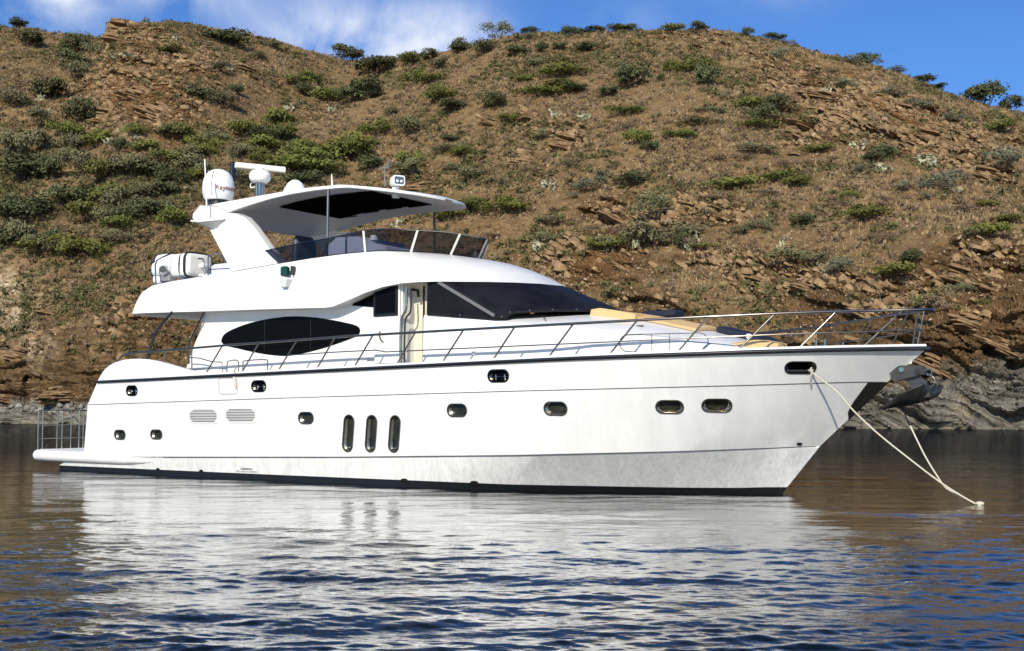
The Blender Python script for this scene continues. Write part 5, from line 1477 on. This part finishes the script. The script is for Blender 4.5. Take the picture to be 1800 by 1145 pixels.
# ---- dry grass tufts, low scrub and loose stones: too many to count
def scatter(name, n, proto, mats, dens, seed, size, sink=0.0, upmix=.7, bedded=False):
    """copies of small prototype shapes merged into one mesh"""
    g = np.random.default_rng(seed)
    rowsT = np.nonzero((tt > .012) & (tt < 1.03))[0]
    tri, all_v, all_f, mi = [], [], [], []
    made = 0
    area = np.linalg.norm(np.cross(np.gradient(np.stack([Xh, Yh, Zh], -1), axis=0), np.gradient(np.stack([Xh, Yh, Zh], -1), axis=1)), axis=-1)
    prob = area * dens * ((T > .012) & (T < 1.03)) * ((PXh > -80) & (PXh < 1880))
    prob = (prob / prob.sum()).ravel()
    idx = g.choice(prob.size, size=n, p=prob)
    V, Fc, off_ = [], [], 0
    base = np.stack([Xh.ravel()[idx], Yh.ravel()[idx], Zh.ravel()[idx]], -1)
    nn = Nn.reshape(-1, 3)[idx]
    nn = nn * (1 - upmix) + np.array([0, 0, 1.0]) * upmix; nn /= np.linalg.norm(nn, axis=1)[:, None]
    if bedded:                                  # slabs lie in the dipping beds of the rock
        dp = np.arctan(dip.ravel()[idx % NA]) + g.normal(0, .2, n)
        nn = np.stack([np.sin(dp), -.34 + g.normal(0, .28, n), np.cos(dp)], -1); nn /= np.linalg.norm(nn, axis=1)[:, None]
    sz = size[0] * (size[1] / size[0]) ** g.random(n)
    kinds = g.integers(len(proto), size=n); ang = g.uniform(0, 6.28, n) if not bedded else g.normal(0, .6, n)
    tdir = np.array([0, 1.0, 0])
    fl_mat = []
    for kk, (pv, pf, pm) in enumerate(proto):
        m = np.nonzero(kinds == kk)[0]
        pv = np.array(pv)
        c, s = np.cos(ang[m])[:, None], np.sin(ang[m])[:, None]
        x = pv[None, :, 0] * c - pv[None, :, 1] * s; y = pv[None, :, 0] * s + pv[None, :, 1] * c; z = np.repeat(pv[None, :, 2], len(m), 0)
        N_ = nn[m]; tx = np.cross(N_, np.array([0, 1.0, 0])); tx /= np.linalg.norm(tx, axis=1)[:, None]; ty = np.cross(N_, tx)
        W = base[m][:, None, :] + (x[..., None] * tx[:, None, :] + y[..., None] * ty[:, None, :] + (z - sink)[..., None] * N_[:, None, :]) * sz[m][:, None, None]
        V.append(W.reshape(-1, 3))
        pf = np.array(pf)
        F_ = (pf[None] + (np.arange(len(m)) * len(pv))[:, None, None] + off_).reshape(-1, pf.shape[1])
        Fc.append(F_); off_ += len(m) * len(pv)
        fl_mat.append(np.tile(np.array(pm), len(m)))
    V = np.concatenate(V); Fc = np.concatenate(Fc); fm = np.concatenate(fl_mat)
    me = bpy.data.meshes.new(name)
    me.vertices.add(len(V)); me.vertices.foreach_set("co", V.astype(np.float32).ravel())
    k = Fc.shape[1]
    me.loops.add(Fc.size); me.loops.foreach_set("vertex_index", Fc.ravel().astype(np.int32))
    me.polygons.add(len(Fc)); me.polygons.foreach_set("loop_start", np.arange(0, Fc.size, k, dtype=np.int32))
    for m_ in mats: me.materials.append(m_)
    me.polygons.foreach_set("material_index", fm.astype(np.int32))
    me.update(calc_edges=True)
    o = bpy.data.objects.new(name, me); COL.objects.link(o); tag(o, kind="stuff")
    return o
def pos_mat(name, cols, scale=.5, rough=.9):
    t = NT(name)
    p_ = t.node("ShaderNodeNewGeometry").outputs["Position"]
    n = t.math("ADD", t.math("MULTIPLY", t.noise(p_, scale, 4), .6), t.math("MULTIPLY", t.noise(p_, 4.0, 3, .7), .4))
    t.bsdf(t.ramp(n, tuple((.30 + .40 * i / (len(cols) - 1), c) for i, c in enumerate(cols))), rough, 0, .15)
    return t.mat
def tuft(seed, blades=9, lean=.55):
    g = np.random.default_rng(seed); v, f = [], []
    for i in range(blades):
        a = g.uniform(0, 6.28); r = g.uniform(0, .35); h = g.uniform(.5, 1.0); w = g.uniform(.05, .11); l = g.uniform(.1, lean)
        bx, by = r * math.cos(a), r * math.sin(a); o = len(v); p = a + g.normal() * .6
        v += [(bx - w * math.sin(p), by + w * math.cos(p), 0), (bx + w * math.sin(p), by - w * math.cos(p), 0), (bx + l * math.cos(p), by + l * math.sin(p), h)]
        f.append((o, o + 1, o + 2))
    return v, f, [0] * len(f)
def scrub(seed, n=26):
    g = np.random.default_rng(seed); v, f = [], []
    for i in range(n):
        a = g.uniform(0, 6.28); r = .5 * math.sqrt(g.random()); z = g.uniform(.05, .55) * (1 - r); o = len(v)
        c = np.array([r * math.cos(a), r * math.sin(a), z]); t1 = g.normal(size=3) * .13; t2 = g.normal(size=3) * .13
        v += [tuple(c - t1), tuple(c + t1), tuple(c + t2)]; f.append((o, o + 1, o + 2))
    return v, f, [0] * len(f)
def stone(seed):
    g = np.random.default_rng(seed)
    v = [tuple(np.array(p) * g.uniform(.6, 1.1, 3) * np.array([.62, .45, .30])) for p in ((1, 0, 0), (-1, 0, 0), (0, 1, 0), (0, -1, 0), (0, 0, 1), (0, 0, -1))]
    f = [(0, 2, 4), (2, 1, 4), (1, 3, 4), (3, 0, 4), (2, 0, 5), (1, 2, 5), (3, 1, 5), (0, 3, 5)]
    return v, f, [0] * 8
def slab(seed):
    g = np.random.default_rng(seed); L, W_, H_ = g.uniform(.9, 1.5), g.uniform(.5, .9), g.uniform(.05, .13)
    m = 6
    q = [(.5 * L * math.cos(R(60 * k + g.uniform(-16, 16))) * g.uniform(.75, 1.15), .5 * W_ * math.sin(R(60 * k + g.uniform(-16, 16))) * g.uniform(.75, 1.15)) for k in range(m)]
    sx, sy = g.uniform(-.12, .12), g.uniform(-.15, .15)
    v = [(x, y, -H_ * 2) for x, y in q] + [(x * g.uniform(.8, .98), y * g.uniform(.8, .98), H_ + sx * x + sy * y) for x, y in q] + [(0, 0, H_ * 1.15)]
    f = []
    for k in range(m):
        a, b = k, (k + 1) % m
        f += [(a, b, m + b), (a, m + b, m + a), (m + a, m + b, 2 * m)]
    return v, f, [0] * len(f)
shoreline = sstep(6, 14, off)
patchy = np.clip(.35 + 1.4 * fbm(Xh / 10, Yh / 10 + 3, Zh / 10, 3), .03, 1.4)
greeny = np.clip(fbm(Xh / 16 + 9, Yh / 16, Zh / 16, 3) * 2.0 + .15 + .5 * (PXh < 520) * (PYh > 220), .02, 1.5)
tuft_m = pos_mat("dry grass blades", ((.19, .128, .060), (.36, .256, .130), (.52, .40, .225)), .35)
scatter("dry_grass", 42000, [tuft(i) for i in range(6)], [tuft_m], (1 - .85 * rock) * shoreline * patchy, 101, (.28, .75))
scr_m = pos_mat("low scrub leaves", ((.060, .060, .022), (.110, .102, .040), (.165, .130, .066)), .25)
scatter("low_scrub", 10000, [scrub(i + 20) for i in range(6)], [scr_m], (1 - .6 * rock) * shoreline * greeny, 102, (.5, 1.9))
scr_d = pos_mat("dry scrub twigs", ((.085, .056, .033), (.18, .122, .072), (.34, .25, .155)), .25)
scatter("dry_scrub", 16000, [scrub(i + 40) for i in range(6)], [scr_d], (1 - .8 * rock) * shoreline * patchy, 103, (.4, 1.4))
st_m = pos_mat("loose stone", ((.17, .118, .072), (.36, .26, .165), (.58, .49, .37)), .8)
scatter("loose_stones", 15000, [stone(i) for i in range(5)], [st_m], (.4 + rock) * shoreline, 104, (.14, .6), 0.0, .2)
sl_m = pos_mat("rock slab", ((.080, .052, .028), (.22, .142, .070), (.40, .285, .160)), .6)
scatter("rock_slabs", 7500, [slab(i) for i in range(6)], [sl_m], np.clip(rock * 1.2 - .1, 0, 1) * shoreline * patchy, 105, (.35, 2.0), 0.04, .25, True)
sh_m = pos_mat("shore boulder", ((.06, .056, .046), (.19, .175, .145), (.40, .365, .30)), .7)
scatter("shore_rocks", 1500, [stone(i + 30) for i in range(6)], [sh_m], (Zb < 2.2) * (T > 0) * np.clip(.5 + 1.5 * fbm(Xh / 9, Yh / 9, Zh / 9 + 7, 2), .02, 2), 106, (.35, 1.7), 0.0, .3)

# ---- craggy outcrops: stacks of dipping slabs
def outcrop_mesh(seed):
    g = np.random.default_rng(seed); vs, fs = [], []
    n = int(g.integers(9, 15)); z = -.10
    for i in range(n):
        th = g.uniform(.05, .13); q = i / n
        w, d = g.uniform(.30, .55) * (1 - .45 * q), g.uniform(.22, .36) * (1 - .3 * q)
        cx, cy = g.uniform(-.22, .22) * (1 - .3 * q), .30 * q + g.uniform(-.09, .07)
        m = 11; o = len(vs); ph = g.uniform(0, 6.28)
        rad_ = g.uniform(.68, 1.12, m); j2 = g.uniform(.86, 1.02, m)
        for lv in (0, 1):
            for k in range(m):
                a = 2 * math.pi * (k + .35 * g.uniform(-1, 1) * (lv == 0)) / m + ph * 0
                r = rad_[k] * (j2[k] if lv else 1.0)
                vs.append((cx + w * r * math.cos(a), cy + d * r * math.sin(a) + .02 * lv, z + th * lv * g.uniform(.8, 1.2)))
        for k in range(m):
            k2 = (k + 1) % m; fs.append((o + k, o + k2, o + m + k2, o + m + k))
        fs.append(tuple(o + m + k for k in range(m))); fs.append(tuple(o + k for k in range(m - 1, -1, -1)))
        z += th * g.uniform(.55, .95)
    me = bpy.data.meshes.new("rock_outcrop"); me.from_pydata(vs, [], fs); me.update(); return me
def outcrop_mat():
    t = NT("layered outcrop rock")
    co = t.coord(scale=(1.2, 1.2, 9))
    n = t.noise(co, 1.6, 7, .7, .3); p_ = t.node("ShaderNodeNewGeometry").outputs["Position"]
    f = t.noise(p_, 2.4, 6, .7)
    k = t.math("ADD", t.math("MULTIPLY", n, .6), t.math("MULTIPLY", f, .4))
    c = t.ramp(k, ((.36, (.042, .027, .016)), (.46, (.150, .092, .046)), (.55, (.265, .168, .085)), (.66, (.40, .29, .165))))
    t.bsdf(c, .9, 0, .15, t.bump(k, .9, .25))
    return t.mat
OM = outcrop_mat(); OUT = [outcrop_mesh(200 + i) for i in range(7)]
for m_ in OUT: m_.materials.append(OM)
ROCKS = """197,52,46,40 235,60,44,26 262,190,60,30 225,160,50,26 300,140,50,22 170,200,40,26 545,192,40,18 410,112,46,16 915,280,50,24 870,212,46,16 935,205,54,18 1003,246,60,32 960,232,40,20 740,318,56,26 1085,372,70,30 1140,352,60,26 1215,362,50,24 1275,358,54,22 1400,132,54,18 1450,160,60,22 1420,208,60,26 1490,205,70,26 1545,230,60,24 1600,190,56,22 1650,235,60,26 1710,270,60,24 1750,300,60,28 1350,480,70,24 1430,500,60,22 1530,540,70,26 1600,600,70,28 1700,480,64,30 1760,500,60,30 1720,560,80,34 1780,600,70,30 1660,640,70,30 1105,470,50,22 1190,545,60,20 1045,440,40,20 60,660,60,26 120,690,70,24 20,690,60,26 90,540,40,20 30,620,40,26 1250,76,46,14 1160,74,40,12 1370,118,50,14 1340,505,50,18 1580,480,40,16 690,272,40,16"""
ritems = []
for tok in ROCKS.split(): ritems.append(tuple(float(q) for q in tok.split(",")))
zones = {}
for i, it in enumerate(ritems): zones.setdefault(zone(it[0], it[1]), []).append(i)
for z, ids in zones.items():
    ids = sorted(ids, key=lambda i: ritems[i][:2])
    for n, i in enumerate(ids):
        px, py, w, h = ritems[i]
        P, nv, _, _ = on_hill(px, py + h * .35)
        dist = math.hypot(P.x, P.y); S = w / F_PX * dist * 1.25
        o = bpy.data.objects.new("rock_outcrop", OUT[int(vr.integers(7))])
        o.location = P + Vector((0, S * .10, -S * .12))
        o.rotation_euler = (vr.normal(0, .08) - .10, float(np.interp(px, [0, 700, 1300], [.16, .24, .42])) + vr.normal(0, .07), -math.atan2(P.x, P.y) + vr.normal(0, .22))
        o.scale = (S, S * vr.uniform(.8, 1.1), h / F_PX * dist * 1.5)
        COL.objects.link(o)
        tag(o, ("layered rock outcrop " if len(ids) == 1 else ORD[n] + " layered rock outcrop ") + z, "rock", "layered rock outcrops on the hillside")
